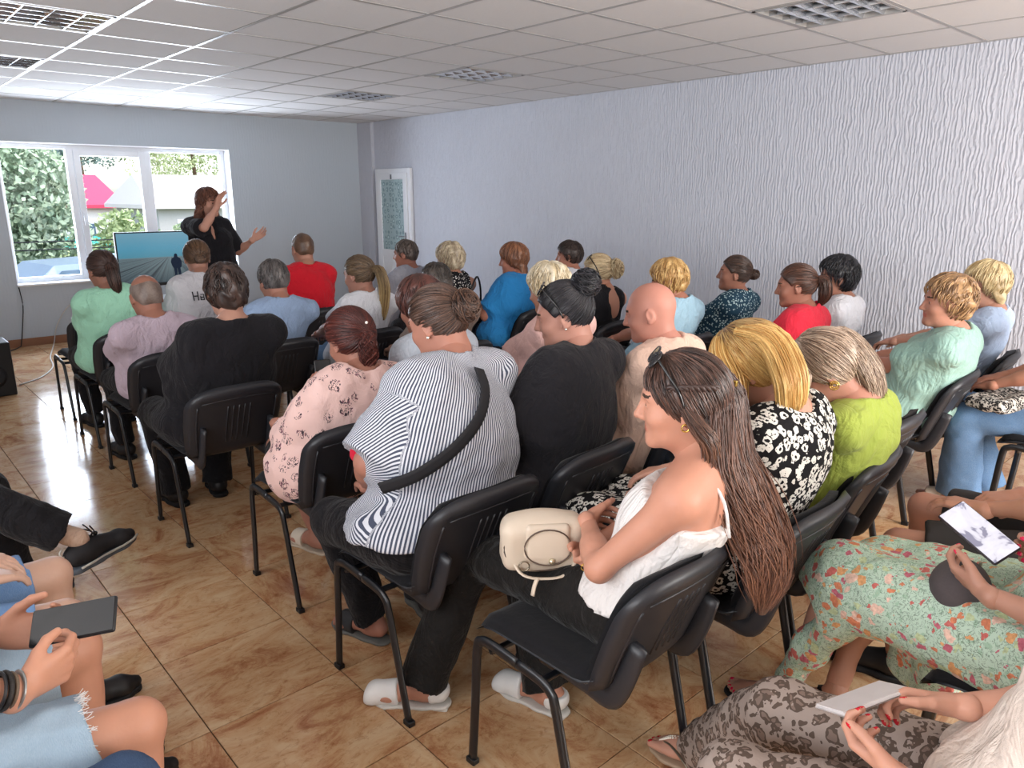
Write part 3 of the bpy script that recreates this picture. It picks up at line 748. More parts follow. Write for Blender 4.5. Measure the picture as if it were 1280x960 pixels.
# ------------------------------------------------------------------ head
HS = np.array((0, -.012, .028)); HR = np.array((.077, .098, .094))
def head_mesh(h, jaw=1.0, nose=1.0, bald=False, chub=0.0):
    j = jaw
    pr = [el(HS, HR), el((0, .028, -.025), (.064+.006*chub, .062, .082), k=.03), el((0, .03, -.075), (.050*j+.008*chub, .050, .036), k=.03),
          rc((-.012, .072, -.094), (.012, .072, -.094), .017, .017, k=.02),
          rc((-.033, .078, .026), (.033, .078, .026), .012, .012, k=.02),
          rc((0, .088, .018), (0, .104*nose, -.022), .007, .0105, k=.010), el((0, .107*nose, -.027), (.011, .011, .010), k=.006),
          el((-.012, .095, -.031), (.008, .010, .008), k=.006), el((.012, .095, -.031), (.008, .010, .008), k=.006),
          el((-.036, .058, -.028), (.026, .028, .024), k=.02), el((.036, .058, -.028), (.026, .028, .024), k=.02),
          sub(el((-.031, .096, .006), (.017, .014, .012)), .012), sub(el((.031, .096, .006), (.017, .014, .012)), .012),
          el((-.031, .076, .005), (.0125, .0125, .0115), k=.003), el((.031, .076, .005), (.0125, .0125, .0115), k=.003),
          rc((-.020, .084, -.052), (.020, .084, -.052), .0055, .0055, k=.005), rc((-.016, .084, -.061), (.016, .084, -.061), .0062, .0062, k=.005),
          sub(rc((-.022, .094, -.0565), (.022, .094, -.0565), .0018, .0018), .003),
          rc((0, -.025, -.05), (0, -.04, -.15), .054+.010*chub, .056+.012*chub, k=.035)]
    for s in (-1, 1):
        Me = np.array(Matrix.Rotation(math.radians(-18*s), 3, 'Z') @ Matrix.Rotation(math.radians(-12), 3, 'X'))
        pr += [el((s*.080, -.008, -.004), (.0065, .019, .031), Me, k=.006), sub(el((s*.087, -.004, .002), (.005, .011, .018), Me), .004),
               el((s*.079, -.002, -.028), (.006, .009, .010), k=.006), el((s*.082, .004, -.006), (.004, .004, .007), k=.003)]
    V, F = solid(pr, h, .02)
    c = V[F].mean(1); x, y, z = np.abs(c[:, 0]), c[:, 1], c[:, 2]; m = np.zeros(len(F), int)
    m[(y > .080) & (x < .022) & (z < -.0465) & (z > -.0665) & (z < -.0465-(x*.15))] = 1
    m[(y > .07) & (x > .014) & (x < .048) & (np.abs(z-(.030-.10*np.abs(x-.03))) < .0045)] = 2
    de = np.sqrt((x-.031)**2+(z-.005)**2*2.6); ey = (y > .074) & (de < .0085) & (x < .038); m[ey] = 3
    m[(y > .072) & (np.sqrt((x-.031)**2+(z-.005)**2) < .0062)] = 4
    return V, F, m
def lens(p): return np.sqrt((p**2).sum(-1))

# ------------------------------------------------------------------ hair
def strand_mesh(P, R, Cc, seg=3):
    """P (N,K,3) polylines, R (N,K) radii, Cc (N,K,3) colours -> verts, quads, colours"""
    N, K, _ = P.shape
    T = np.gradient(P, axis=1); T /= np.linalg.norm(T, axis=2, keepdims=True)+1e-9
    ref = np.array([.3, .2, .93]); A = np.cross(T, ref); A /= np.linalg.norm(A, axis=2, keepdims=True)+1e-9; B = np.cross(A, T)
    an = np.arange(seg)*2*PI/seg
    V = P[:, :, None]+R[:, :, None, None]*(np.cos(an)[:, None]*A[:, :, None]+np.sin(an)[:, None]*B[:, :, None])
    CC = np.repeat(Cc[:, :, None], seg, 2).reshape(-1, 3); V = V.reshape(-1, 3)
    n = np.arange(N)[:, None, None]*K*seg; i = np.arange(K-1)[None, :, None]*seg; k = np.arange(seg)[None, None]; k2 = (k+1) % seg
    F = np.stack([n+i+k, n+i+k2, n+i+seg+k2, n+i+seg+k], -1).reshape(-1, 4)
    return V, F, CC
def face_d(p, low=0.0):   # >0 in front of the hairline (head space)
    return .76*p[..., 1]-.65*p[..., 2]-.0135-low
def tonefn(P, c1, c2, g, freq=60):
    n = .5+.5*np.sin(P[..., 0]*freq+2*np.sin(P[..., 1]*freq*.6)+P[..., 2]*freq*.25)
    n = n*.6+.4*g.random(P.shape[:-1]); return c1+(c2-c1)*n[..., None]
def hair_build(parent, M, H, style, c1, c2, near, seed, thick=None, root=None, tail=None, name='hair', opt=None):
    """style: short, fluff, bob, pony, bun, low_bun, long, rim, crop.  M head matrix, H head centre (person space)"""
    g = np.random.default_rng(seed); c1 = np.array(srgb(c1)); c2 = np.array(srgb(c2)); opt = opt or {}
    rootc = np.array(srgb(root)) if root else None
    T0 = {'short': .010, 'crop': .004, 'rim': .003, 'fluff': .026, 'bob': .020, 'pony': .009, 'bun': .009, 'long': .014}[style]
    t = T0 if thick is None else thick
    h = {2: .005, 1: .0065, 0: .009}[near]
    hz = {'short': -.055, 'crop': -.05, 'rim': -.075, 'fluff': -.075, 'bob': -.2, 'pony': -.075, 'bun': -.07, 'long': -.2}[style]
    pr = [el(HS, HR+t)]
    if style == 'fluff': pr = [el(HS+np.array((0, -.006, .004)), HR+np.array((t*.8, t, t*1.1))), el((0, -.075, -.02), (.07, .045, .055))]
    if style in ('short', 'rim', 'crop'): pr += [el((0, -.068, -.012), (.064, .036, .05)) if style == 'short' else el((0, -.062, -.015), (.063, .036, .05))]
    if style == 'bob':
        d = opt.get('drop', .10)
        pr = [el(HS+np.array((0, -.004, .004)), HR+t)] + [rc((s*.066, -.02, .02), (s*.064, -.015, -d), .034, .028) for s in (-1, 1)] + [el((0, -.06, -.03-d*.35), (.075, .05, .04+d*.5))]
    fc = opt.get('low', 0.0)
    cuts = []
    P0 = M, H
    disp = (lambda P: wav(P, {'fluff': .006, 'bob': .003}.get(style, .0015), 95, seed))
    pr += [('i', lambda P: face_d(P, fc+.0)-.0, None, None, None), ('i', lambda P: (hz-P[..., 2]), None, None, None)]
    if style == 'rim': pr += [('i', lambda P: P[..., 2]-.072+wav(P, .006, 60, 3), None, None, None)]
    if style in ('short', 'crop', 'fluff', 'pony', 'bun', 'rim'):     # round the ears
        for s in (-1, 1): pr += [sub(el((s*.085, .004, -.014), (.034, .030, .036)), .004)]
    V, F = solid(pr, h, .02, disp=disp)
    parts = []
    def world(Q): return Q@M.T+H
    colV = tonefn(V, c1*.8, c2*.9, g)
    if rootc is not None:
        k = np.clip((V[:, 2]-.085)/.03, 0, 1)[:, None]; colV = colV*(1-k)+rootc*k
    parts.append((world(V), F, colV))
    # locks on the scalp
    N = {2: 1500, 1: 520, 0: 170}[near]*opt.get('dens', 1.0); N = int(N); K = 7
    rad = {2: .0016, 1: .0026, 0: .0042}[near]
    if style not in ('crop', 'rim'):
        U = g.normal(0, 1, (N*3, 3)); U /= np.linalg.norm(U, axis=1)[:, None]
        X = HS+U*(HR+t); ok = (face_d(X, fc) < -.004) & (X[:, 2] > max(hz, -.07)+.01); U = U[ok][:N]; N = len(U)
        if N:
            tt = np.linspace(0, 1, K)
            knot = opt.get('knot')
            if knot is not None:
                uk = nrm((np.array(knot)-HS)/(HR+t)); om = np.arccos(np.clip(U@uk, -1, 1))[:, None]; so = np.sin(om)+1e-4
                tq = np.clip(tt[None]*g.uniform(.5, 1, (N, 1)), 0, 1)
                Pu = (np.sin((1-tq)*om)/so)[..., None]*U[:, None]+(np.sin(tq*om)/so)[..., None]*uk
            else:
                cr = nrm(np.array(opt.get('crown', (0, -.3, 1)))); ph = np.arccos(np.clip(U@cr, -1, 1)); az = U-(U@cr)[:, None]*cr; az /= np.linalg.norm(az, axis=1)[:, None]+1e-6
                ln = opt.get('len', {'short': .35, 'fluff': .55, 'bob': .7, 'long': .9, 'pony': .5, 'bun': .5}[style])*g.uniform(.7, 1.2, N)
                wob = g.normal(0, opt.get('curl', .10), (N, 1))
                az2 = az+wob*np.cross(az, cr)*1.0; az2 /= np.linalg.norm(az2, axis=1)[:, None]
                a = ph[:, None]+ln[:, None]*tt
                Pu = np.cos(a)[..., None]*cr+np.sin(a)[..., None]*((1-tt)[None, :, None]*az[:, None]+tt[None, :, None]*az2[:, None])
            off = t+g.uniform(-.002, .003, (N, 1))+ (np.sin(tt*PI)*({'fluff': .007, 'bob': .004}.get(style, .0015)))[None]
            Rr = HR[None, None]+off[..., None]
            if style in ('fluff',): Rr = Rr+np.array((-.004, 0, .003))
            Q = HS+Pu*Rr
            lift = np.maximum(face_d(Q, fc+.004), 0); Q = Q+np.array((0, -.3, .25))*lift[..., None]
            R = rad*np.interp(tt, [0, .15, .7, 1], [.5, 1, 1, .15])[None]*g.uniform(.7, 1.2, (N, 1))
            k = g.random((N, 1))**1.2; cc = c1+(c2-c1)*k; cc = np.repeat(cc[:, None], K, 1)
            if rootc is not None:
                kk = np.clip((Q[..., 2]-.075)/.04, 0, 1)[..., None]*opt.get('rootk', .8); cc = cc*(1-kk)+rootc*kk
            v, f, c = strand_mesh(world(Q), R, cc); parts.append((v, f, c))
    for tl in (tail or []):
        # tl: dict(path=[...] in person space, prof=[radii], n, flat)
        pa = smooth_path(tl['path'], 14); pf = np.interp(np.linspace(0, 1, 14), np.linspace(0, 1, len(tl['prof'])), tl['prof'])
        flat = tl.get('flat', 1.0); fx = np.array(tl.get('side', (1, 0, 0)), float)
        T = np.gradient(pa, axis=0); T /= np.linalg.norm(T, axis=1)[:, None]; A = fx-(T@fx)[:, None]*T; A /= np.linalg.norm(A, axis=1)[:, None]; B = np.cross(T, A)
        if tl.get('core', 1):
            V2, f2 = tube_arrays(pa, 1.0, 14); an = np.arange(14)*2*PI/14
            ring = pa[:, None]+(pf*.86)[:, None, None]*(np.cos(an)[None, :, None]*A[:, None]+flat*np.sin(an)[None, :, None]*B[:, None])
            V2[:14*14] = ring.reshape(-1, 3); F2 = np.array([q for q in f2 if len(set(q)) == 4]); parts.append((V2, F2, tonefn(V2, c1*.75, c2*.8, g, 160)))
        n = tl.get('n', {2: 500, 1: 160, 0: 60}[near]); a = g.uniform(0, 2*PI, n); r = np.sqrt(g.uniform(.55, 1, n)); a2 = a+g.normal(0, .25, n); tt = np.linspace(0, 1, 14)
        ang = a[:, None]+(a2-a)[:, None]*tt+tl.get('wave', .0)*np.sin(tt*tl.get('wf', 9)+g.uniform(0, 6, (n, 1)))
        rr = r[:, None]*pf[None]*(1+tl.get('fray', .1)*tt*g.normal(0, 1, (n, 1)))
        P = pa[None]+rr[..., None]*(np.cos(ang)[..., None]*A[None]+flat*np.sin(ang)[..., None]*B[None])
        st = g.uniform(0, tl.get('stag', .05), (n, 1)); en = 1-g.uniform(0, tl.get('stag', .05)*2, (n, 1))
        ts = st+(en-st)*tt; ii = np.clip(ts*13, 0, 12.999); i0 = ii.astype(int); fr = (ii-i0)[..., None]; P = np.take_along_axis(P, i0[..., None], 1)*(1-fr)+np.take_along_axis(P, (i0+1)[..., None], 1)*fr
        R = rad*tl.get('rk', 1.1)*np.interp(tt, [0, .1, .8, 1], [.6, 1, 1, .12])[None]*g.uniform(.7, 1.25, (n, 1))
        k = g.random((n, 1))**1.1; e1 = np.array(srgb(tl['c1'])) if 'c1' in tl else c1; e2 = np.array(srgb(tl['c2'])) if 'c2' in tl else c2
        cc = (c1+(c2-c1)*k)[:, None]*(1-tt[None, :, None])+(e1+(e2-e1)*k)[:, None]*tt[None, :, None]
        v, f, c = strand_mesh(P, R, cc); parts.append((v, f, c))
    for b in opt.get('balls', []):     # coiled bun: c (head space), r
        cb = np.array(b[0]); rb = np.array(b[1]); V2, F2 = solid([el(cb, rb)], max(h, .006), .02, disp=lambda P: wav(P, .003, 120, seed+3))
        parts.append((world(V2), F2, tonefn(V2, c1*.75, c2*.85, g, 150)))
        n = {2: 260, 1: 110, 0: 40}[near]; tt = np.linspace(0, 1, 14); axd = nrm(np.array(b[2] if len(b) > 2 else (0, -1, .2))); e1 = nrm(np.cross(axd, (.2, .1, 1))); e2 = np.cross(axd, e1)
        la = g.uniform(-1.25, 1.35, (n, 1)); th = g.uniform(0, 2*PI, (n, 1))+tt*g.uniform(1.6, 3.2, (n, 1)); la = la+.25*np.sin(tt*5+g.uniform(0, 6, (n, 1)))
        D = np.sin(la)[..., None]*axd+np.cos(la)[..., None]*(np.cos(th)[..., None]*e1+np.sin(th)[..., None]*e2)
        P = cb+D*(rb+.002+g.uniform(-.001, .003+.004*(b[3] if len(b) > 3 else 0), (n, 1, 1)))
        R = rad*1.2*np.interp(tt, [0, .1, .9, 1], [.2, 1, 1, .2])[None]*np.ones((n, 1)); k = g.random((n, 1))**1.2
        cc = np.repeat((c1+(c2-c1)*k)[:, None], 14, 1); v, f, c = strand_mesh(world(P), R, cc); parts.append((v, f, c))
    Vs, Fs, Cs, o = [], [], [], 0
    for v, f, c in parts: Vs.append(v); Fs.append(f+o); Cs.append(c); o += len(v)
    return mesh_np(name, np.concatenate(Vs), np.concatenate(Fs), hairmat(), parent, colors=np.concatenate(Cs))

# ------------------------------------------------------------------ hands and feet
def hand_mesh(wrist, fwd, palm, side, curl=25, h=.004, spread=.5, scale=1.0, thumb_in=.0, point=None, nails=False):
    """fwd: towards the fingers, palm: direction the palm faces, side: -1 right hand, +1 left hand. Per-finger curl may be a list of 4 (index..little)."""
    s = side*1.0; curls = curl if isinstance(curl, (list, tuple)) else [curl]*4
    kn = [(-.003, .088), (-.003+.0, .092), (0, .087), (0, .078)]; xs = [.029, .009, -.011, -.030]; L = [.070, .078, .072, .056]
    pr = [el((0, .045, -.001), (.036, .048, .0125), k=.012), rc((0, -.02, 0), (0, .015, 0), .022, .021, k=.02), rc((-.010, -.02, 0), (.010, -.02, 0), .019, .019, k=.02)]
    tips = []
    for i in range(4):
        x = xs[i]*s; y = kn[i][1]; pr.append(rc((x*.5, .02, 0), (x, y-.004, .001), .0115, .0102, k=.010))
        a = 0; p = np.array((x, y, .0)); sp = xs[i]*s*spread*2.2; cu = curls[i]
        d0 = np.array((sp*.9, 1, 0))
        for q, (fr, ra, rb) in enumerate(((.45, .0092, .0084), (.30, .0083, .0075), (.25, .0075, .0064))):
            a += math.radians(cu*(.9 if q == 0 else 1.15)); d = nrm(np.array((d0[0]*math.cos(a), math.cos(a), -math.sin(a)))); e = p+d*L[i]*fr
            pr.append(rc(p, e, ra, rb, k=.0035)); p = e
        up = np.array((0, math.sin(a), math.cos(a))); tips.append(p+up*.0045)
    tb = np.array((.022*s, .018, -.006)); ti = thumb_in
    t1 = tb+np.array((.022*s*(1-ti), .026, -.010-.012*ti)); t2 = t1+np.array((.013*s*(1-1.6*ti), .026, -.008-.01*ti)); t3 = t2+np.array((.005*s*(1-3*ti), .024, -.003))
    pr += [rc(tb, t1, .0150, .0120, k=.012), rc(t1, t2, .0108, .0100, k=.004), rc(t2, t3, .0098, .0076, k=.003)]; tips.append(t3+np.array((.002*s, 0, .0065)))
    V, F = solid(pr, h/scale if scale != 1 else h, .010)
    m = np.zeros(len(F), int)
    if nails:
        c = V[F].mean(1)
        for tp in tips: m[lens(c-tp) < .0072] = 5
    V = V*scale; R = frame(fwd, -np.asarray(palm, float)); return V@R.T+np.asarray(wrist), F, m
def foot_mesh(ank, toe_dir, h=.006, up=(0, 0, 1), nails=False, L=1.0):
    """bare foot; ankle joint at ank, sole .085 below along -up"""
    pr = [rc((0, -.005, .02), (0, 0, -.03), .034, .036), rc((0, -.035, -.048), (0, .0, -.045), .030, .034), rc((0, .0, -.035), (.004, .115, -.060), .038, .028, k=.03),
          el((.002, .125, -.066), (.043, .05, .020), k=.02)]
    tips = []
    for i, (x, y, r) in enumerate(((-.030, .185, .0115), (-.010, .190, .0085), (.007, .184, .0078), (.022, .174, .0072), (.035, .162, .0066))):
        pr.append(rc((x*.9, .14, -.068), (x, y, -.072), r+.002, r, k=.005)); tips.append((x, y+.002, -.072+r+.0015))
    V, F = solid(pr, h, .015); m = np.zeros(len(F), int)
    if nails:
        c = V[F].mean(1)
        for i, tp in enumerate(tips): m[lens(c-np.array(tp)) < (.0085 if i == 0 else .0065)] = 5
    V = V*L; R = frame(toe_dir, up); return V@R.T+np.asarray(ank), F, m
def mirror_x(V): V = V.copy(); V[:, 0] *= -1; return V
def shoe_solid(ank, toe_dir, up, h, kind, side):
    """returns [(name, V, F)] in the same frame as foot_mesh"""
    R = frame(toe_dir, up); A = np.asarray(ank); w = lambda V: V@R.T+A; out = []
    if kind in ('shoe', 'sneaker'):
        hi = .0 if kind == 'shoe' else .012
        pr = [rc((0, -.04, -.04), (0, .0, -.045), .040, .041), rc((0, .0, -.04+hi), (.002, .12, -.058), .042, .034, k=.03), rc((-.012, .14, -.062), (.012, .14, -.062), .032, .030, k=.02),
              rc((0, .15, -.064), (-.002, .185, -.068), .032, .022, k=.02), ('i', lambda P: -.085-P[..., 2], None, None, None), sub(rc((0, -.006, .03), (0, .0, -.02), .030, .026), .006)]
        V, F = solid(pr, h, .02); out.append(('upper', w(V), F))
        pr = [rc((0, -.045, -.090), (0, .02, -.090), .041, .040, k=.03), rc((0, .02, -.09), (.0, .13, -.09), .036, .042, k=.03), rc((0, .13, -.09), (-.002, .175, -.088), .042, .030, k=.02),
              ('i', lambda P: P[..., 2]+.078, None, None, None), ('i', lambda P: -.100-P[..., 2], None, None, None)]
        V, F = solid(pr, h, .02); out.append(('sole', w(V), F))
    else:
        pr = [rc((0, -.042, -.092), (0, .02, -.092), .036, .034, k=.03), rc((0, .02, -.092), (0, .13, -.092), .033, .044, k=.03), rc((0, .13, -.092), (-.004, .170, -.092), .044, .034, k=.02),
              ('i', lambda P: P[..., 2]+.0865, None, None, None), ('i', lambda P: -.100-P[..., 2], None, None, None)]
        V, F = solid(pr, h, .02); out.append(('sole', w(V), F))
        if kind == 'mule':      # broad square vamp and heel strap
            pr = [rc((0, .085, -.060), (0, .16, -.070), .044, .040, k=.02), rc((-.02, .185, -.074), (.02, .185, -.074), .026, .026, k=.03), ('i', lambda P: -.088-P[..., 2], None, None, None),
                  ('i', lambda P: .088+.25*np.maximum(P[..., 2]+.05, 0)-P[..., 1], None, None, None), ('i', lambda P: P[..., 1]-.205, None, None, None)]
            V, F = solid(pr, h, .01); out.append(('vamp', w(V), F))
            pr = [rc((0, -.036, -.045), (0, -.02, -.045), .040, .043, k=.02), ('i', lambda P: P[..., 2]+.030, None, None, None), ('i', lambda P: -.085-P[..., 2], None, None, None), ('i', lambda P: P[..., 1]+.012, None, None, None)]
            V, F = solid(pr, h, .01); out.append(('heel_cup', w(V), F))
            pr = [bx((0, -.045, -.11), (.03, .025, .02), .006)]; V, F = solid(pr, h, .01); out.append(('heel', w(V), F))
        if kind == 'slide':
            pr = [rc((0, .075, -.058), (.0, .135, -.066), .045, .041, k=.02), ('i', lambda P: -.088-P[..., 2], None, None, None), ('i', lambda P: .07-P[..., 1], None, None, None), ('i', lambda P: P[..., 1]-.15, None, None, None)]
            V, F = solid(pr, h, .01); out.append(('strap', w(V), F))
    return out
# ------------------------------------------------------------------ chair
M_shell = plain('ribbed_black_plastic', '#26272c', .42, .5, nz=.05, bump=.0)
M_pad = cloth('black_seat_fabric', '#1b1b1e', .95, 420, .12)
M_steel = plain('black_enamelled_tube', '#14171c', .28, .6, nz=.03)
def slab(name, fn, nu, nv, tf, tb, m, parent, edge=.12):
    """fn(u,v)->(point, normal); closed cushion with rounded rim"""
    rows_f, rows_b = [], []
    us = np.linspace(-1, 1, nu); vs2 = np.linspace(0, 1, nv); V = []; 
    for sgn, tk in ((1, tf), (-1, tb)):
        for v in vs2:
            for u in us:
                p, n = fn(u, v); e = min(1-abs(u), 2*min(v, 1-v)); r = min(1, e/edge); r = math.sqrt(max(0, 1-(1-r)**2))
                V.append(np.array(p)+np.array(n)*sgn*tk*r)
    V = np.array(V); F = []; o = nu*nv
    for j in range(nv-1):
        for i in range(nu-1):
            a = j*nu+i; F.append((a, a+1, a+nu+1, a+nu)); F.append((o+a, o+a+nu, o+a+nu+1, o+a+1))
    me = bpy.data.meshes.new(name); me.from_pydata([tuple(v) for v in V], [], F)
    bm = bmesh.new(); bm.from_mesh(me); bmesh.ops.remove_doubles(bm, verts=bm.verts, dist=.0004); bmesh.ops.recalc_face_normals(bm, faces=bm.faces); bm.to_mesh(me); bm.free()
    me.materials.append(m); me.polygons.foreach_set('use_smooth', [True]*len(me.polygons)); return link(name, me, parent)
def back_fn(off=0.0, W=.222, z0=.425, H=.345):
    def f(u, v):
        cr = max(0, (v-.72)/.28); cb = max(0, (.25-v)/.25)
        w = W*(.93+.07*min(1, v*2))*(1-.20*cr**2.6)*(1-.06*cb**2); x = u*w
        z = z0+H*v-.030*abs(u)**3.5*cr
        y = -.195-.135*v-.02*v*v+.040*u*u*(.5+.5*v)+off
        n = nrm((-.16*u*1.6, 1, .36)); return (x, y, z), n
    return f
def seat_fn(off=0.0):
    def f(u, v):
        x = u*.225*(1-.05*(1-v))*(1-.05*max(0, (v-.85)/.15)**2); y = -.205+.425*v; z = .432+.014*math.sin(v*PI*.55)-.035*max(0, (v-.82)/.18)**2+.010*u*u+off+.03*max(0, (.15-v)/.15)**2
        return (x, y, z), (0, 0, 1)
    return f
def make_chair():
    ch = empty('chair', (0, 0, 0))
    slab('seat', seat_fn(), 15, 15, .026, .004, M_pad, ch, .16)
    slab('seat_shell', seat_fn(-.006), 15, 11, .003, .022, M_shell, ch, .35)
    slab('backrest', back_fn(.010), 15, 15, .024, .004, M_pad, ch, .20)
    bs = slab('back_shell', back_fn(-.006, .230, .418, .358), 17, 15, .004, .024, M_shell, ch, .10)
    f = back_fn(-.006, .230, .418, .358)
    def on(u, v, d=.0225): p, n = f(u, v); return np.array(p)-np.array(n)*d
    for u in (-.22, -.11, 0, .11, .22): tube('rib', [on(u, v, .0235) for v in np.linspace(.22, .74, 8)], .0042, M_shell, bs, 5)
    pts = [on(u, .84-.05*abs(u)**2, .0235) for u in np.linspace(-.72, .72, 11)]
    tube('rib', pts, .0035, M_shell, bs, 5)
    for s in (-1, 1):
        tube('rib', [on(s*.78, v, .0235) for v in np.linspace(.12, .78, 8)], .0045, M_shell, bs, 5)
    for s in (-1, 1):
        pa = smooth_path([(s*.155, .02, .408), (s*.155, -.14, .397), (s*.158, -.205, .392), (s*.160, -.238, .425), (s*.160, -.268, .50), (s*.158, -.290, .58)], 16)
        tube('bracket', pa, .030, M_shell, ch, 10, .38, (1, 0, 0))
        # side frame: the two legs meet halfway along the rail
        X = s*.245
        fr = smooth_path([(X, .205, 0), (X, .190, .20), (X, .178, .385), (X, .160, .418), (X, .120, .426), (X, .02, .418)], 26)
        re = smooth_path([(X, .02, .418), (X, -.06, .410), (X, -.098, .392), (X, -.115, .355), (X, -.155, .19), (X, -.200, 0)], 26)
        for p in (fr, re):
            lg = tube('leg', p, .0155, M_steel, ch, 10, .62, (1, 0, 0)); e = p[0] if p is fr else p[-1]
            box('foot_cap', (e[0]-.012, e[1]-.017, 0), (e[0]+.012, e[1]+.017, .018), M_black, lg, .003)
    for y in (.12, -.06): tube('crossbar', smooth_path([(-.245, y, .415), (-.20, y, .402), (.20, y, .402), (.245, y, .415)], 12), .010, M_steel, ch, 8)
    return ch
_chair = None
def chair(x, y, head, label, loc_z=0):
    global _chair
    if _chair is None: _chair = make_chair(); c = _chair
    else: c = copy_tree(_chair)
    c.location = (x, y, loc_z); c.rotation_euler = (0, 0, -math.radians(head))
    tag(c, label, 'chair', 'black stacking chairs of the meeting room'); return c

# ------------------------------------------------------------------ person
EYEW = plain('eye_white', '#a89c94', .3); IRIS = plain('iris', '#2b2119', .2)
def person(who, x, y, heading, head, ang=(8, 0, 0), w=1.0, d=1.0, near=0, female=True, skinc='#c98f72', hair=None, top=None, bottom=None, arms=None, legs=None,
           shoes=None, nails=None, pel=(-.05, .545), back=0.0, sw=None, la=1.0, lp=1.0, label=None, chub=0.0, jaw=1.0, nose=1.0, browc='#3a2a20', lipc='#a8604f', standing=False, group='audience seated on black chairs', seat_cut=True, neck_r=.052):
    """head is the WORLD position of the head centre; everything else in the person's own frame"""
    th = math.radians(heading); root = empty('person', (x, y, 0), -th, label or who, 'person', group)
    cT, sT = math.cos(th), math.sin(th)
    def L(p): dx, dy = p[0]-x, p[1]-y; return np.array((dx*cT-dy*sT, dx*sT+dy*cT, p[2]))
    H = L(head); M = rotm(*ang)
    hb = {2: .008, 1: .0115, 0: .016}[near]; hh = {2: .0042, 1: .0058, 0: .008}[near]
    PE = np.array((0, pel[0], pel[1])); NB = H+M@np.array((0, -.040, -.105))+np.array((0, -.022, -.038)); NB[0] = NB[0]*.85
    if sw is None: sw = .158*(.85+.15*w) if female else .178*(.85+.15*w)
    ln = lambda t, o=(0, 0, 0): PE+(NB-PE)*t+np.array((0, -back*4*t*(1-t), 0))+np.array(o)
    ax = nrm(NB-PE); Mt = frame(np.cross(ax, (1, 0, 0))*1.0, ax); Mt = np.stack([np.array((1., 0, 0)), nrm(np.cross(ax, (1, 0, 0))), ax], 1)
    S = {s: NB+np.array((s*sw, 0, -.058)) for s in (-1, 1)}
    torso = [el(PE+np.array((0, .01, 0)), (.178*w, .135*d, .115), k=.05), el(ln(.30, (0, .03*d, 0)), (.170*w, .128*d, .13), Mt, k=.07), el(ln(.55, (0, .005, 0)), (.164*w, .118*d, .15), Mt, k=.07),
             el(ln(.78, (0, -.012, 0)), (.160*(.6+.4*w), .098*(.6+.4*d), .12), Mt, k=.07), rc(NB*.25+S[-1]*.75, NB*.25+S[1]*.75, .052*(.7+.3*w), .052*(.7+.3*w), k=.05), el(S[-1], (.052*la, .054*la, .054*la), k=.045), el(S[1], (.052*la, .054*la, .054*la), k=.045),
             rc(NB+np.array((-.02, -.005, .012)), S[-1]*.55+NB*.45+np.array((0, -.005, .002)), .045, .042, k=.04), rc(NB+np.array((.02, -.005, .012)), S[1]*.55+NB*.45+np.array((0, -.005, .002)), .045, .042, k=.04)]
    if female: torso += [el(ln(.62, (s*.075*w, .085*d, 0)), (.070*w, .068*d, .070), k=.04) for s in (-1, 1)]
    elif w > 1.1: torso += [el(ln(.32, (0, .07, 0)), (.14*w, .12*d, .13), k=.05)]
    # arms
    A = {}
    al = .285 if not female else .268; fl = .255 if not female else .235
    ad = dict(w=(.085, .29, .655), hint=(.55, -.35, -1), fwd=(-.45, .85, -.25), palm=(0, -.1, -1), curl=18)
    for s, key in ((-1, 'L'), (1, 'R')):
        a = dict(ad); a.update((arms or {}).get(key, {})); wr = np.array(a['w'], float); hi = np.array(a['hint'], float)
        if not a.get('abs'): wr = wr*np.array((s, 1, 1)); hi = hi*np.array((s, 1, 1)); a['fwd'] = np.array(a['fwd'])*np.array((s, 1, 1)); a['palm'] = np.array(a['palm'])*np.array((s, 1, 1))
        if a.get('wW') is not None: wr = L(a['wW'])
        e, wr = ik(S[s], wr, al, fl, hi); A[s] = dict(a, e=e, wr=wr)
    arm_pr = {}
    for s in (-1, 1):
        e, wr = A[s]['e'], A[s]['wr']; t = la
        arm_pr[s] = [rc(S[s], e, .050*t, .037*t, k=.03), rc(e, e+(wr-e)*.45, .038*t, .038*(.5+.5*t), k=.02), rc(e+(wr-e)*.3, wr, .039*(.5+.5*t), .0245, k=.02)]
    # legs
    G = {}
    if standing: ld = dict(knee=(.10, .02, .50), ank=(.11, .0, .09), toe=(.15, 1, 0), up=(0, 0, 1))
    else: ld = dict(knee=(.105*w if w > 1 else .10, .40, .505), ank=(.11, .36, .10), toe=(.15, 1, 0), up=(0, 0, 1))
    for s, key in ((-1, 'L'), (1, 'R')):
        g = dict(ld); g.update((legs or {}).get(key, {})); q = np.array((s, 1, 1))
        if g.get('abs'): q = np.array((1, 1, 1))
        for k in ('knee', 'ank', 'toe', 'up'): g[k] = np.array(g[k], float)*q
        for k in ('knee', 'ank'):
            if g.get(k+'W') is not None: g[k] = L(g[k+'W'])
        g['hip'] = PE+np.array((s*.088*w, .02, -.01)) if not standing else PE+np.array((s*.085, 0, -.02)); G[s] = g
    def leg_pr(s, f=1.0):
        g = G[s]; h_, k_, a_ = g['hip'], g['knee'], g['ank']; out = nrm(np.cross(k_-a_, (1, 0, 0)))
        return [rc(h_, k_, .083*lp*f, .056*(.6+.4*lp)*f, k=.04), rc(k_, k_+(a_-k_)*.9, .053*(.6+.4*lp)*f, .033*f, k=.02), el(k_+(a_-k_)*.30+np.array((0, -.014, 0)), (.048*f, .050*f, .10), np.stack([np.array((1., 0, 0)), nrm(np.cross(nrm(k_-a_), (1, 0, 0))), nrm(k_-a_)], 1), k=.03), rc(k_+(a_-k_)*.8, a_, .034, .034, k=.02)]
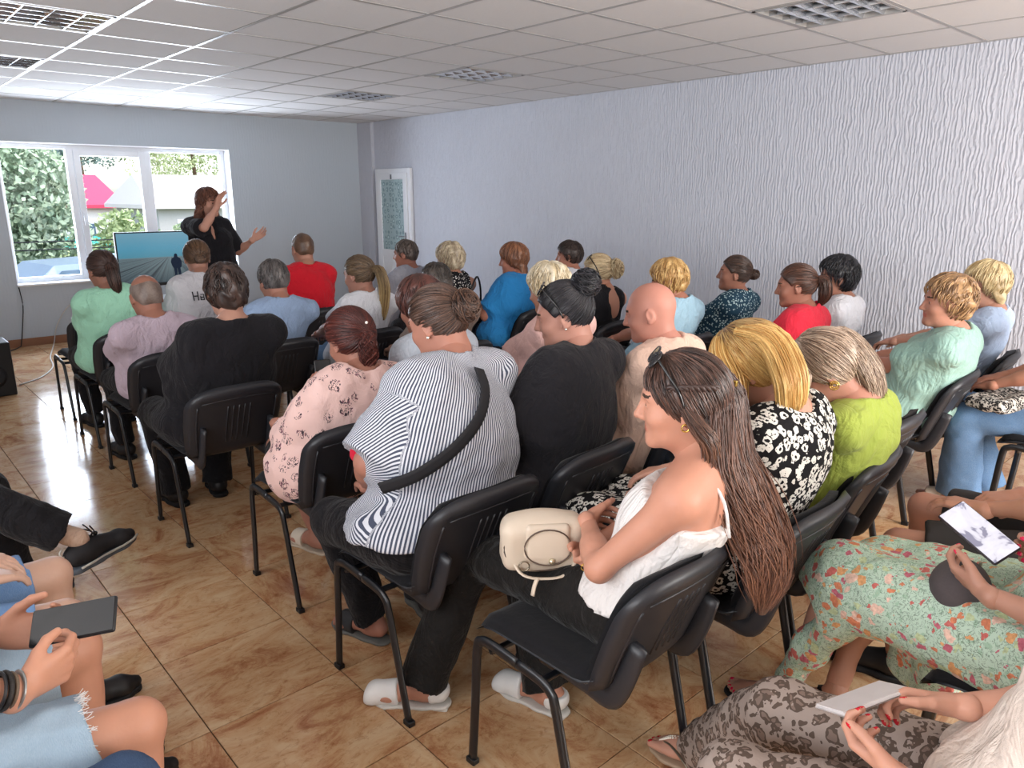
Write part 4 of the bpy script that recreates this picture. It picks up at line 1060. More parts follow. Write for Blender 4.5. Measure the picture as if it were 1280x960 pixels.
    seatcut = [('i', lambda P: np.where((P[..., 1] < .20) & (P[..., 1] > -.6), .456-P[..., 2], -1.0), None, None, None)] if (seat_cut and not standing) else []
    neck = [rc(H+M@np.array((0, -.035, -.085)), NB+np.array((0, 0, .0)), neck_r+.006*chub, (neck_r+.008)*(1+.1*chub), k=.03)]
    V1, F1 = solid([(p[0], p[1], p[2], p[3], p[4]) for p in torso]+neck+arm_pr[-1]+arm_pr[1]+leg_pr(-1)+leg_pr(1)+seatcut, hb, .03, infl=-.004)
    parts = [(V1, F1, 0)]
    Vh, Fh, mh = head_mesh(hh, jaw, nose, chub=chub); parts.append((Vh@M.T+H, Fh, mh))
    hs = .95 if female else 1.06
    for s in (-1, 1):
        a = A[s]; nearh = a.get('near', near); v, f, m = hand_mesh(a['wr'], a['fwd'], a['palm'], 1 if s == -1 else -1, a['curl'], {2: .0033, 1: .005, 0: .0075}[nearh], a.get('spread', .4), hs, a.get('thumb_in', 0), nails=nails is not None); parts.append((v, f, m))
    sh = shoes or dict(kind='shoe', mat=plain('black_shoe_leather', '#1c1b1d', .5), sole=plain('black_sole', '#111113', .8))
    for s in (-1, 1):
        g = G[s]; v, f, m = foot_mesh((0, 0, 0), (0, 1, 0), {2: .0045, 1: .007, 0: .011}[near], nails=(nails is not None and near == 2))
        if sh.get('kindL' if s == -1 else 'kindR', sh['kind']) in ('shoe', 'sneaker'):
            v, f = solid([rc((0, -.005, .02), (0, -.005, -.05), .033, .036)], .010, .02); m = np.zeros(len(f), int)
        if s == -1: v = mirror_x(v); f = f[:, ::-1]
        R = frame(g['toe'], g['up']); parts.append((v@R.T+g['ank'], f, m))
    V, F, mi = merge(parts)
    body = mesh_np('body', V, F, [skin(skinc), plain('lips', lipc, .45), plain('brow', browc, .8), EYEW, IRIS, plain('nail_polish', nails or '#d9a090', .25)], root, mi)
    # shoes
    for s in (-1, 1):
        g = G[s]; kd = sh.get('kindL' if s == -1 else 'kindR', sh['kind']); so = None
        for nm, v, f in shoe_solid((0, 0, 0), (0, 1, 0), (0, 0, 1), {2: .0055, 1: .008, 0: .011}[near], kd, s):
            if s == -1: v = mirror_x(v); f = f[:, ::-1]
            R = frame(g['toe'], g['up']); v = v@R.T+g['ank']
            if so is None: so = mesh_np('shoe' if kd in ('shoe', 'sneaker') else 'sandal', v, f, sh['mat'] if nm != 'sole' else sh.get('sole', sh['mat']), root)
            else: mesh_np(nm, v, f, sh.get('sole', sh['mat']) if nm in ('sole', 'heel') else sh['mat'], so)
        g['shoe'] = so
    info = dict(root=root, H=H, M=M, NB=NB, PE=PE, S=S, A=A, G=G, L=L, body=body, ln=ln, Mt=Mt, hp=lambda p: tuple(M@np.array(p, float)+H))   # hp: head space -> person space
    # clothes
    if top:
        t = dict(sleeve=.62, flare=.014, neck=1.0, hem=.485, infl=.011, name='t_shirt', wr=.0035, vneck=0, straps=False); t.update(top); pr = list(torso)+([el(PE+np.array((0, .035, .015)), (.190*w+.02*(lp-1), .165*d, .115), k=.05)] if not standing else [])
        for s in (-1, 1):
            sl = t['sleeveL'] if (s == -1 and 'sleeveL' in t) else t['sleeve']
            e, wr = A[s]['e'], A[s]['wr']
            if sl <= 0: continue
            if sl <= 1: pr.append(capped(S[s], S[s]+(e-S[s])*sl, .044*la, .046*la+t['flare'], k=.035))
            else:
                pr.append(rc(S[s], e, .046*la, .040*la+t['flare']*.5, k=.04)); pr.append(capped(e, e+(wr-e)*(sl-1), .040*la+t['flare']*.4, .030+t['flare']*.8, k=.02))
        if callable(t.get('extra')): pr += t['extra'](info)
        q = t['neck']
        if q > 0: pr.append(sub(el(NB+np.array((0, .014-.02*0, .055+t.get('neckz', 0))), (.078*q, .082*q, .056)), .010))
        if t['vneck']: pr.append(sub(rc(NB+np.array((0, .10, .03)), NB+np.array((0, .14, -t['vneck'])), .05, .012), .01))
        if t.get('openback'): pr.append(sub(el(NB+np.array((0, -.11, -.06)), (.085, .07, .15)), .01))
        if t['straps']: # cut straight across below the collar bone
            zc = NB[2]-t['straps']; pr.append(('i', lambda P: P[..., 2]-zc-.45*(P[..., 1]-NB[1]), None, None, None))
            for s in (-1, 1): pr.append(sub(rc(S[s]+np.array((s*.03, 0, 0)), A[s]['e'], .062*la, .050*la), .01))
        elif t['sleeve'] <= 0: pr.append(('i', lambda P: np.where(P[..., 2] > PE[2]+.18, np.abs(P[..., 0])-(sw+.004), -1), None, None, None))
        hm = t['hem']; pr.append(('i', lambda P: np.where(np.abs(P[..., 1]-PE[1]) < .9, hm-P[..., 2], -1.0), None, None, None))
        if t.get('long'): # tunic covering the lap
            pr.insert(1, rc(PE+np.array((-.06, .02, 0)), PE+np.array((-.08, t['long'], -.03)), .115*lp, .095*lp, k=.06)); pr.insert(1, rc(PE+np.array((.06, .02, 0)), PE+np.array((.08, t['long'], -.03)), .115*lp, .095*lp, k=.06))
        am = t['wr']; sd = abs(hash(who)) % 1000 if False else int(sum(map(ord, who))) % 997
        v, f = solid(pr, hb, .03, infl=t['infl'], disp=lambda P: wav(P, am, 30, sd)+wav(P, am*.6, 62, sd+1)-am*1.2*np.abs(wav(P*np.array((1, 1, .6), np.float32), 1, 26, sd+2))**.7)
        info['top'] = mesh_np(t['name'], v, f, t['mat'], root); info['topV'] = v
        if t.get('wrap'):
            u = np.arctan2(v[:, 0]-PE[0]*0-(NB[0])*np.clip((v[:, 2]-PE[2])/(NB[2]-PE[2]), 0, 1), -(v[:, 1]-.06))*.20
            for s in (-1, 1):
                e = A[s]['e']; a_ = S[s]; d_ = nrm(e-a_); q_ = v-a_; tt_ = q_@d_; rad_ = np.linalg.norm(q_-tt_[:, None]*d_, axis=1)
                sl_ = (tt_ > .06) & (rad_ < .105*la) & (np.abs(v[:, 0]) > abs(S[s][0])-.01+.0*tt_) & (np.sign(v[:, 0]) == s)
                a1 = nrm(np.cross(d_, (0, 1, 0))); a2 = np.cross(d_, a1); ang_ = np.arctan2((q_@a1), (q_@a2)); u[sl_] = (ang_*.075+tt_*.35)[sl_]
            at_ = info['top'].data.attributes.new('wrap', 'FLOAT_VECTOR', 'POINT'); W_ = np.zeros((len(v), 3), np.float32); W_[:, 0] = u; at_.data.foreach_set('vector', W_.ravel())
        if t.get('collar'):
            cp = [NB+np.array((.068*math.cos(a)*1.0, .010+.070*math.sin(a), .020+.012*math.cos(a*2)-.014*math.sin(a))) for a in np.linspace(0, 2*PI, 28)[:-1]]
            tube('collar', cp, .016, t['mat'] if t['collar'] is True else t['collar'], info['top'], 8, .45, (0, 0, 1), True)
    if bottom:
        b = dict(kind='trousers', infl=.010, name='trousers', flare=.0, wr=.004, topz=PE[2]+.10); b.update(bottom); pr = [torso[0]]; K = .035
        if b['kind'] in ('trousers', 'shorts'):
            for s in (-1, 1):
                g = G[s]; h_, k_, a_ = g['hip'], g['knee'], g['ank']
                if b['kind'] == 'shorts': fr = b.get('frac', .78); pr.append(capped(h_, h_+(k_-h_)*fr, .088*lp, (.066+b['flare'])*(.5+.5*lp), k=.04))
                else:
                    e = a_+(a_-k_)*b.get('ext', -.02); pr += [rc(h_, k_, .086*lp, .060*(.5+.5*lp), k=.04), capped(k_, e, .058*(.5+.5*lp)+b['flare']*.3, .046+b['flare'], k=.02)]
        elif b['kind'] == 'skirt':
            K = .05
            for s in (-1, 1):
                g = G[s]; h_, k_, a_ = g['hip'], g['knee'], g['ank']; fr = b.get('frac', .6)
                pr += [rc(h_, k_, .100*lp, .080*lp, k=.08), capped(k_, k_+(a_-k_)*fr, .078, .072+b['flare'], k=.07)]
            m1 = (G[-1]['hip']+G[1]['hip'])/2; m2 = (G[-1]['knee']+G[1]['knee'])/2; pr.append(rc(m1, m2-np.array((0, .02, .01)), .095, .075, k=.08))
        if callable(b.get('extra')): pr += b['extra'](info)
        tz = b['topz']; pr += [('i', lambda P: P[..., 2]-tz, None, None, None)] if not standing and not b.get('notop') else []
        if seatcut: pr.append(('i', lambda P: np.where((P[..., 1] < .20) & (P[..., 1] > -.6), .452-P[..., 2], -1.0), None, None, None))
        am = b['wr']; sd = int(sum(map(ord, who))) % 991
        v, f = solid(pr, hb, K, infl=b['infl'], disp=lambda P: wav(P, am, 30, sd)+wav(P, am*.5, 70, sd+1))
        info['bottom'] = mesh_np(b['name'], v, f, b['mat'], root); info['botV'] = v
    if hair:
        hr = dict(hair); tl = hr.pop('tail', None); opt = hr.pop('opt', None)
        if callable(tl): tl = tl(info)
        hn = hr.pop('near', near)
        info['hair'] = hair_build(root, M, H, hr.pop('style'), hr.pop('c1'), hr.pop('c2'), hn, int(sum(map(ord, who))) % 983, tail=tl, opt=opt, **hr)
    return info
def seated(who, cx, cy, heading, head, chair_label=None, **k):
    """a person on a chair of their own; cx, cy is the chair"""
    chair(cx, cy, heading, chair_label or 'black chair holding the '+who)
    return person(who, cx, cy, heading, head, **k)
def bun_earring(info, s=-1, r=.0045, col='#e8e4d8'):
    p = info['hp']((s*.084, -.004, -.036))
    bm = bmesh.new(); bmesh.ops.create_uvsphere(bm, u_segments=10, v_segments=8, radius=r, matrix=Matrix.Translation(p)); return bm_obj('earring', bm, plain('bright_metal', col, .2, .6, .8), info['root'], True)
def hoop(info, s=-1, r=.012, col='#d9b25c'):
    M = info['M']; pts = [np.array(info['hp']((s*.086, -.004+r*math.cos(a), -.040+r*math.sin(a)))) for a in np.linspace(0, 2*PI, 17)[:-1]]
    return tube('earring', pts, .0022, plain('gold', col, .2, .6, .9), info['root'], 6, closed=True)
def sunglasses(info, label, z=.117, y=.060, tilt=42, col='#15161a', who=None):
    """resting on the hair; a thing of its own"""
    R = info['root']; g = empty('sunglasses', (0, 0, 0), 0, label, 'sunglasses')
    Mw = Matrix.Translation(R.location) @ R.rotation_euler.to_matrix().to_4x4()
    Mh = Matrix([list(info['M'][i])+[info['H'][i]] for i in range(3)]+[[0, 0, 0, 1]])
    g.matrix_world = Mw @ Mh @ Matrix.Translation((0, y, z)) @ Matrix.Rotation(math.radians(tilt), 4, 'X')
    mf = plain('glossy_dark_frame', col, .15, .6); ml = plain('dark_lens', '#2b2a2e', .05, .8)
    for s in (-1, 1):
        P = [(s*.034+.030*math.copysign(abs(math.cos(a))**.8, math.cos(a)), 0.002, .022*math.copysign(abs(math.sin(a))**.8, math.sin(a))) for a in np.linspace(0, 2*PI, 21)[:-1]]
        tube('rim', P, .003, mf, g, 6, closed=True, up=(0, 1, 0))
        bm = bmesh.new(); bm.faces.new([bm.verts.new(p) for p in P]); r = bmesh.ops.extrude_face_region(bm, geom=bm.faces[:]); bmesh.ops.translate(bm, verts=[v for v in r['geom'] if isinstance(v, bmesh.types.BMVert)], vec=(0, .0015, 0)); bm_obj('lens', bm, ml, g)
        tube('temple', smooth_path([(s*.066, 0, .008), (s*.082, -.03, -.0), (s*.094, -.08, -.016), (s*.092, -.12, -.04)], 12), .0032, mf, g, 6)
    tube('bridge', smooth_path([(-.006, .003, .006), (0, .006, .010), (.006, .003, .006)], 6), .003, mf, g, 6)
    return g
def decal(parent, V, curves, m, name, side='back', lift=.003, rad=.03):
    """lay thin flat print (list of 2D polygons) on a garment with vertices V; back/front polygons are (x,z), left ones (y,z), top ones (x,y)"""
    bm = bmesh.new(); a, b, c, sg = {'back': (0, 2, 1, -1), 'front': (0, 2, 1, 1), 'left': (1, 2, 0, -1), 'top': (0, 1, 2, 1)}[side]
    for poly in curves:
        vs_ = []
        for (p, q) in poly:
            i = np.where((V[:, a]-p)**2+(V[:, b]-q)**2 < rad**2)[0]; o = [0, 0, 0]; o[a] = p; o[b] = q
            if len(i):
                near_ = i[V[i, c]*sg > (V[i, c]*sg).max()-.035]; wt = 1/((V[near_, a]-p)**2+(V[near_, b]-q)**2+1e-5); o[c] = (V[near_, c]*wt).sum()/wt.sum()+sg*lift
            vs_.append(bm.verts.new(o))
        bm.faces.new(vs_)
    return bm_obj(name, bm, m, parent)
def band(name, pts2, V, width, m, parent, side='back', lift=.004, n=26):
    """flat strap following the surface of a garment; pts2 are 2D points as in decal"""
    a, b, c, sg = {'back': (0, 2, 1, -1), 'front': (0, 2, 1, 1)}[side]; P = smooth_path([(p[0], p[1], 0) for p in pts2], n); T = np.gradient(P, axis=0); T /= np.linalg.norm(T, axis=1)[:, None]; N = np.stack([-T[:, 1], T[:, 0]], 1)
    out = []
    for i in range(n):
        for k in (-1, -.33, .33, 1):
            p, q = P[i, 0]+N[i, 0]*k*width/2, P[i, 1]+N[i, 1]*k*width/2; j = np.where((V[:, a]-p)**2+(V[:, b]-q)**2 < .03**2)[0]; o = [0, 0, 0]; o[a] = p; o[b] = q
            if len(j):
                nn = j[V[j, c]*sg > (V[j, c]*sg).max()-.03]; wt = 1/((V[nn, a]-p)**2+(V[nn, b]-q)**2+1e-5); o[c] = (V[nn, c]*wt).sum()/wt.sum()+sg*lift
            out.append(o)
    out = np.array(out); ys = out[:, c].reshape(n, 4)*sg; ys = ys.max(1); ys = np.array([ys[max(0, i-2):i+3].max() for i in range(n)])
    for _ in range(8): ys[1:-1] = (ys[:-2]+2*ys[1:-1]+ys[2:])/4
    out[:, c] = np.repeat(ys, 4)*sg
    bot = out.copy(); bot[:, c] -= sg*.006; Vv = np.concatenate([out, bot]); F = []; o = len(out)
    for i in range(n-1):
        for k in range(3): q = i*4+k; F += [(q, q+1, q+5, q+4), (o+q, o+q+4, o+q+5, o+q+1)]
        q = i*4; F += [(q, q+4, o+q+4, o+q), (q+3, o+q+3, o+q+7, q+7)]
    return mesh_np(name, Vv, np.array(F), m, parent)
def phone(label, center, long_dir, normal, m_back, m_screen=None, w=.074, h=.155, th=.010, glow=None):
    P = empty('phone', (0, 0, 0), 0, label, 'phone'); y = nrm(long_dir); z = nrm(np.array(normal, float)-(np.array(normal, float)@y)*y); x = np.cross(y, z)
    P.matrix_world = Matrix([[x[i], y[i], z[i], center[i]] for i in range(3)]+[[0, 0, 0, 1]])
    box('case', (-w/2, -h/2, -th/2), (w/2, h/2, th/2), m_back, P, .006, True)
    box('screen', (-w/2+.004, -h/2+.004, th/2-.001), (w/2-.004, h/2-.004, th/2+.0012), m_screen or M_black, P)
    return P
# ------------------------------------------------------------------ the audience
BLK = cloth('black_cotton', '#1d1c20'); DARKT = cloth('black_trousers', '#19181b'); JEAN = denim('blue_denim', '#3f6f9f'); NAVY = cloth('navy_trousers', '#23283a')
GREY = cloth('grey_trousers', '#4a4a50')
S_CHILD = dict(kind='shoe', mat=plain('black_shoe_leather', '#1c1b1d', .5), sole=plain('black_sole', '#111113', .8))
S_LIGHT = dict(kind='slide', mat=plain('beige_leather', '#cdbfae', .6), sole=plain('beige_sole', '#b7a794', .7))
def ponytail(c0, pts, prof, **k):
    def f(i):
        P = [np.array(i['hp'](c0))]+[np.array(i['hp'](c0))+np.array(p) for p in pts]; return [dict(path=P, prof=prof, **k)]
    return f
if __name__ and True:
    # front rows
    seated('woman in a mint green T-shirt with a dark ponytail', 1.35, 5.42, -2, (1.30, 5.37, 1.125), ang=(12, 10, 0), w=1.32, d=1.15, la=1.15, lp=1.2, near=1, skinc='#a86f58',
        hair=dict(style='pony', c1='#2a1e1c', c2='#5a4038', opt=dict(knot=(0, -.10, .02)), tail=ponytail((.0, -.11, .02), [(-.01, -.045, -.03), (0, -.06, -.12), (.02, -.05, -.18)], [.022, .034, .032, .012])),
        top=dict(mat=cloth('mint_jersey', '#a2d9bd'), sleeve=.7, flare=.02), bottom=dict(mat=DARKT))
    chair(1.39, 6.22, 0, 'empty black chair farthest left, beyond the woman in mint green')
    i = seated('woman in a light grey T-shirt with printed letters', 1.86, 5.40, -4, (1.93, 5.44, 1.165), ang=(14, -12, 0), w=1.2, d=1.1, near=1, skinc='#b07a62',
        hair=dict(style='bun', c1='#3a2a22', c2='#7a5c44', opt=dict(knot=(0, -.09, -.02), balls=[((0, -.105, -.015), (.036, .026, .034))])),
        top=dict(mat=cloth('pale_grey_jersey', '#cfcdd2'), sleeve=.7, flare=.02), bottom=dict(mat=GREY))
    def bar(x, z, w, h): return [(x, z), (x+w, z), (x+w, z+h), (x, z+h)]
    Vt = i['topV']; X, Z = -.075, .90
    pol = [bar(X, Z, .007, .06), bar(X+.030, Z, .007, .06), bar(X+.007, Z+.026, .023, .008)]
    X += .046; pol += [bar(X, Z, .006, .03), bar(X+.020, Z, .006, .042), bar(X+.006, Z, .014, .006), bar(X+.006, Z+.017, .014, .006), bar(X+.002, Z+.036, .022, .006)]
    pol += [bar(.045+k*.014, .735, .009, .012) for k in range(4)]
    tag(decal(i['top'], Vt, pol, plain('black_print', '#222226', .8), 'printed_lettering', 'back', .010), kind='stuff')
    seated('man in a red polo shirt', 2.72, 5.46, -2, (2.78, 5.52, 1.185), ang=(6, -4, 0), w=1.28, d=1.15, female=False, near=1, skinc='#b27a60', chub=.6,
        hair=dict(style='crop', c1='#4a3427', c2='#6d5240'), top=dict(mat=cloth('red_pique', '#c9202e'), sleeve=.65, flare=.02, collar=True, name='polo_shirt'), bottom=dict(mat=NAVY))
    seated('man in a grey T-shirt near the glazed door', 3.62, 5.45, -8, (3.70, 5.45, 1.10), ang=(4, 28, 0), w=1.15, d=1.05, female=False, near=1, skinc='#b3735a', hair=dict(style='short', c1='#3d332d', c2='#7d7068', thick=.006),
        top=dict(mat=cloth('grey_jersey', '#9b9ca6'), sleeve=.7, flare=.02), bottom=dict(mat=GREY))
    i = seated('woman in a speckled black dress with ash blonde hair', 3.62, 4.80, -6, (3.69, 4.82, 1.09), ang=(4, 15, 0), near=1, skinc='#bd8265', w=1.1,
        hair=dict(style='fluff', c1='#8d7a64', c2='#dccdb0', thick=.024), top=dict(mat=specks('black_white_specks', '#1b1a1d', '#d9d4cf', 70, .30), sleeve=0, name='dress'), bottom=dict(mat=BLK, kind='skirt', name='skirt'))
    i = seated('woman in a bright blue blouse with auburn hair', 3.90, 4.36, -8, (4.00, 4.40, 1.10), ang=(6, 32, 0), near=1, w=1.4, d=1.25, la=1.25, lp=1.2, skinc='#c0795c',
        hair=dict(style='bob', c1='#5f3b2c', c2='#a26e4e', opt=dict(drop=.13)), top=dict(mat=cloth('bright_blue_crepe', '#2f86c8'), sleeve=.75, flare=.03, name='blouse', hem=.44), bottom=dict(mat=NAVY),
        arms=dict(L=dict(w=(.12, .26, .80))))
    bg = empty('handbag', (3.72, 4.55, .62), math.radians(20), 'black handbag with a strap on the arm of the woman in blue', 'handbag')
    v, f = solid([bx((0, 0, 0), (.13, .05, .10), .03)], .012, .02); mesh_np('bag_body', v, f, plain('black_leather', '#18171a', .4), bg)
    tube('strap', smooth_path([(-.10, 0, .08), (-.07, -.02, .26), (0, -.03, .36), (.07, -.02, .26), (.10, 0, .08)], 20), .008, plain('black_leather', '#18171a', .4), bg, 6)
    seated('woman in a white T-shirt with short dark hair', 4.62, 4.52, -6, (4.72, 4.48, 1.085), ang=(2, 35, 0), near=1, skinc='#b9775c', hair=dict(style='short', c1='#231a18', c2='#4a3a34', thick=.018),
        top=dict(mat=cloth('white_jersey', '#dfe1e8'), sleeve=.7), bottom=dict(mat=GREY))
    i = seated('woman in a black sundress with a curly blonde bun', 3.93, 3.58, -4, (3.98, 3.50, 1.07), ang=(8, 25, 0), near=1, w=1.1, skinc='#c98a6b',
        hair=dict(style='bun', c1='#9a8060', c2='#e2d0aa', thick=.012, opt=dict(knot=(.0, -.10, .03), balls=[((.0, -.135, .015), (.048, .044, .062), (0, -1, .2), 2)])),
        top=dict(mat=BLK, sleeve=0, openback=True, name='sundress'), bottom=dict(mat=specks('black_white_specks', '#1b1a1d', '#d9d4cf', 70, .30), kind='skirt', name='skirt'))
    sunglasses(i, 'dark sunglasses pushed up on the head of the woman with the curly bun', z=.112, y=.03)
    # second row
    seated('bald grey man in a lilac shirt', 1.31, 4.56, -2, (1.28, 4.45, 1.045), ang=(16, 0, 0), female=False, near=1, w=1.08, skinc='#b0735a', chub=.3,
        hair=dict(style='rim', c1='#6b574c', c2='#93837a'), top=dict(mat=cloth('lilac_cotton', '#c2b0bd'), sleeve=.85, flare=.03, collar=True, name='shirt'), bottom=dict(mat=DARKT))
    seated('man in a pale blue shirt with grey hair', 1.93, 4.45, -3, (1.99, 4.36, 1.09), ang=(14, 0, 0), female=False, near=1, w=1.12, skinc='#b17760', hair=dict(style='short', c1='#2f2b2c', c2='#77716f'),
        top=dict(mat=cloth('pale_blue_cotton', '#93a9c9'), sleeve=.8, flare=.025, collar=True, name='shirt'), bottom=dict(mat=NAVY))
    seated('woman in a white T-shirt with a long blonde ponytail', 2.52, 4.40, -4, (2.55, 4.30, 1.09), ang=(8, 18, 0), near=1, w=.98, skinc='#b9806a',
        hair=dict(style='pony', c1='#453629', c2='#7f6850', opt=dict(knot=(0, -.108, .03)), tail=ponytail((0, -.115, .03), [(.02, -.05, -.01), (.035, -.075, -.12), (.03, -.06, -.26), (.03, -.05, -.33)], [.020, .034, .036, .030, .010], c1='#a58352', c2='#e5c993')),
        top=dict(mat=cloth('white_jersey', '#dfe1e8'), sleeve=.65, flare=.018), bottom=dict(mat=JEAN))
    seated('man with a close cropped dark head and taupe T-shirt', 2.66, 3.66, -4, (2.67, 3.62, 1.085), ang=(16, 5, 0), female=False, near=1, skinc='#8f6a5a', hair=dict(style='short', c1='#2b2624', c2='#5d544e', thick=.004),
        top=dict(mat=cloth('taupe_jersey', '#7f7068'), sleeve=.65), bottom=dict(mat=NAVY))
    seated('woman in a light blue T-shirt with short golden hair', 3.88, 2.92, -2, (3.85, 2.80, 1.075), ang=(12, 30, 0), near=1, w=1.15, skinc='#bf7d62', hair=dict(style='fluff', c1='#a8783f', c2='#ecc98a', thick=.020),
        top=dict(mat=cloth('light_blue_jersey', '#a9cfe4'), sleeve=.7, flare=.02), bottom=dict(mat=GREY))
    seated('woman in a teal patterned blouse with a small dark bun', 4.55, 2.95, -4, (4.60, 2.80, 1.07), ang=(-4, 34, 0), near=1, w=1.05, skinc='#ad7259',
        hair=dict(style='bun', c1='#2a1f1d', c2='#5b4438', opt=dict(knot=(0, -.105, .02), balls=[((0, -.132, .01), (.032, .034, .032))])), top=dict(mat=specks('teal_white_specks', '#2c4a5e', '#b9d3d6', 60, .34), sleeve=.7, flare=.02, name='blouse'), bottom=dict(mat=NAVY))
    # third row
    seated('broad woman in a black T-shirt with short dark hair', 1.28, 3.59, 0, (1.36, 3.50, 1.15), ang=(10, -4, 0), near=1, w=1.42, d=1.3, la=1.35, lp=1.3, skinc='#c08a72',
        hair=dict(style='fluff', c1='#1f1716', c2='#4d3a33', thick=.017, opt=dict(curl=.3)), top=dict(mat=BLK, sleeve=.8, flare=.03, neck=1.25, hem=.45), bottom=dict(mat=DARKT, flare=.02, ext=.04), arms=dict(L=dict(w=(.12, .22, .64), hint=(1, -.9, -.3))))
    seated('woman in a powder blue blouse with wine red hair', 1.95, 2.72, -3, (1.93, 2.74, 1.115), ang=(16, 8, 0), near=1, w=1.15, skinc='#bb7b62', hair=dict(style='bob', c1='#33201d', c2='#6b4038', opt=dict(drop=.03)),
        top=dict(mat=cloth('powder_blue_cotton', '#c9d3e0'), sleeve=.7, flare=.02, name='blouse'), bottom=dict(mat=DARKT))
    seated('woman in a pink T-shirt with platinum blonde hair', 2.72, 2.78, -8, (2.72, 2.72, 1.125), ang=(14, 10, 0), near=1, w=1.25, la=1.15, skinc='#c08468', hair=dict(style='fluff', c1='#c9b48c', c2='#f1e6cf', thick=.020),
        top=dict(mat=cloth('soft_pink_jersey', '#dcb3ac'), sleeve=.85, flare=.02), bottom=dict(mat=GREY))
    seated('woman in a coral red top with a brown ponytail', 4.05, 2.12, -4, (4.08, 2.08, 1.09), ang=(6, 28, 0), near=1, w=1.3, d=1.15, la=1.1, skinc='#ad7058',
        hair=dict(style='pony', c1='#2d201c', c2='#6b4535', opt=dict(knot=(0, -.108, .03)), tail=ponytail((0, -.108, .03), [(.01, -.045, -.01), (.01, -.055, -.08), (0, -.035, -.14)], [.022, .036, .036, .014])),
        top=dict(mat=cloth('coral_red_jersey', '#e03448'), sleeve=.75, flare=.02), bottom=dict(mat=DARKT))
    seated('woman in a white T-shirt with thick short black hair', 4.72, 2.22, -4, (4.72, 2.14, 1.085), ang=(2, 32, 0), near=1, w=1.0, skinc='#b57b62', hair=dict(style='fluff', c1='#0f0f12', c2='#2b2c33', thick=.026),
        top=dict(mat=cloth('white_jersey', '#dfe1e8'), sleeve=.65, flare=.015), bottom=dict(mat=NAVY))
    # right end of the near rows
    i = seated('woman in a sage green tunic with short light brown hair', 4.00, 1.45, -4, (3.93, 1.24, 1.095), ang=(-2, 34, 0), near=1, w=1.25, d=1.2, la=1.15, pel=(-.10, .545), skinc='#bd7f64',
        hair=dict(style='fluff', c1='#6b4f38', c2='#c39b6e', thick=.020), top=dict(mat=cloth('sage_green_linen', '#8fb0a6', fold=.6), sleeve=.75, flare=.025, name='tunic', long=.26, hem=.44), bottom=dict(mat=NAVY),
        arms=dict(L=dict(w=(.02, .34, .66)), R=dict(w=(.04, .38, .68))))
    b = empty('handbag', (4.08, 1.86, .66), 0, 'small black handbag on the knees of the woman in sage green', 'handbag')
    v, f = solid([bx((0, 0, 0), (.12, .05, .06), .02)], .010, .02); mesh_np('bag_body', v, f, plain('black_leather', '#18171a', .4), b)
    tube('strap', smooth_path([(-.10, 0, .05), (-.02, -.10, .10), (.08, -.12, .08), (.10, -.01, .04)], 16), .006, plain('black_leather', '#18171a', .4), b, 6)
    seated('woman in a light blue shirt with a blonde bob', 4.68, 1.45, -6, (4.68, 1.30, 1.115), ang=(2, 30, 0), near=1, w=1.05, skinc='#c58d72', hair=dict(style='bob', c1='#a98e60', c2='#efdcae', opt=dict(drop=.06)),
        top=dict(mat=cloth('pale_sky_cotton', '#b2c6e3'), sleeve=.9, name='shirt'), bottom=dict(mat=GREY), arms=dict(L=dict(w=(.05, .44, .70)), R=dict(w=(.02, .44, .70))))
    chair(3.03, 1.36, -3, 'empty black chair beside the woman in lime green')
# ------------------------------------------------------------------ the standing speaker
i = person('woman standing in a black dress with auburn hair, gesturing beside the television', 2.62, 6.95, 178, (2.60, 6.90, 1.525), ang=(2, 18, 0), w=1.02, near=1, standing=True, pel=(0, .93), skinc='#cc9279', group='people',
    hair=dict(style='bob', c1='#4a2c24', c2='#85543f', opt=dict(drop=.05), tail=lambda i: [dict(path=[i['hp'](((s*.055), -.03, .0)), i['hp']((s*.075, -.035, -.10)), i['hp']((s*.090, -.02, -.19)), i['hp']((s*.088, 0, -.26))], prof=[.040, .050, .046, .012], wave=.5) for s in (-1, 1)]),
    arms=dict(R=dict(w=(.02, .21, 1.50), hint=(1, .3, -1.2), fwd=(-.35, .25, 1), palm=(-.5, .9, -.2), curl=12, spread=1.2, near=2), L=dict(w=(.315, .16, 1.20), hint=(.3, -.3, -1), fwd=(.75, .35, .55), palm=(-.2, .8, .6), curl=14, spread=1.5, near=2)),
    top=dict(mat=BLK, name='dress', sleeve=.85, flare=.020, vneck=.17, hem=.50, neck=1.05, extra=lambda i: [rc(i['PE']+np.array((0, 0, .02)), i['PE']+np.array((0, 0, -.40)), .175, .215, k=.06)]), shoes=dict(kind='shoe', mat=plain('black_shoe_leather', '#1c1b1d', .5), sole=plain('black_sole', '#111113', .8)))

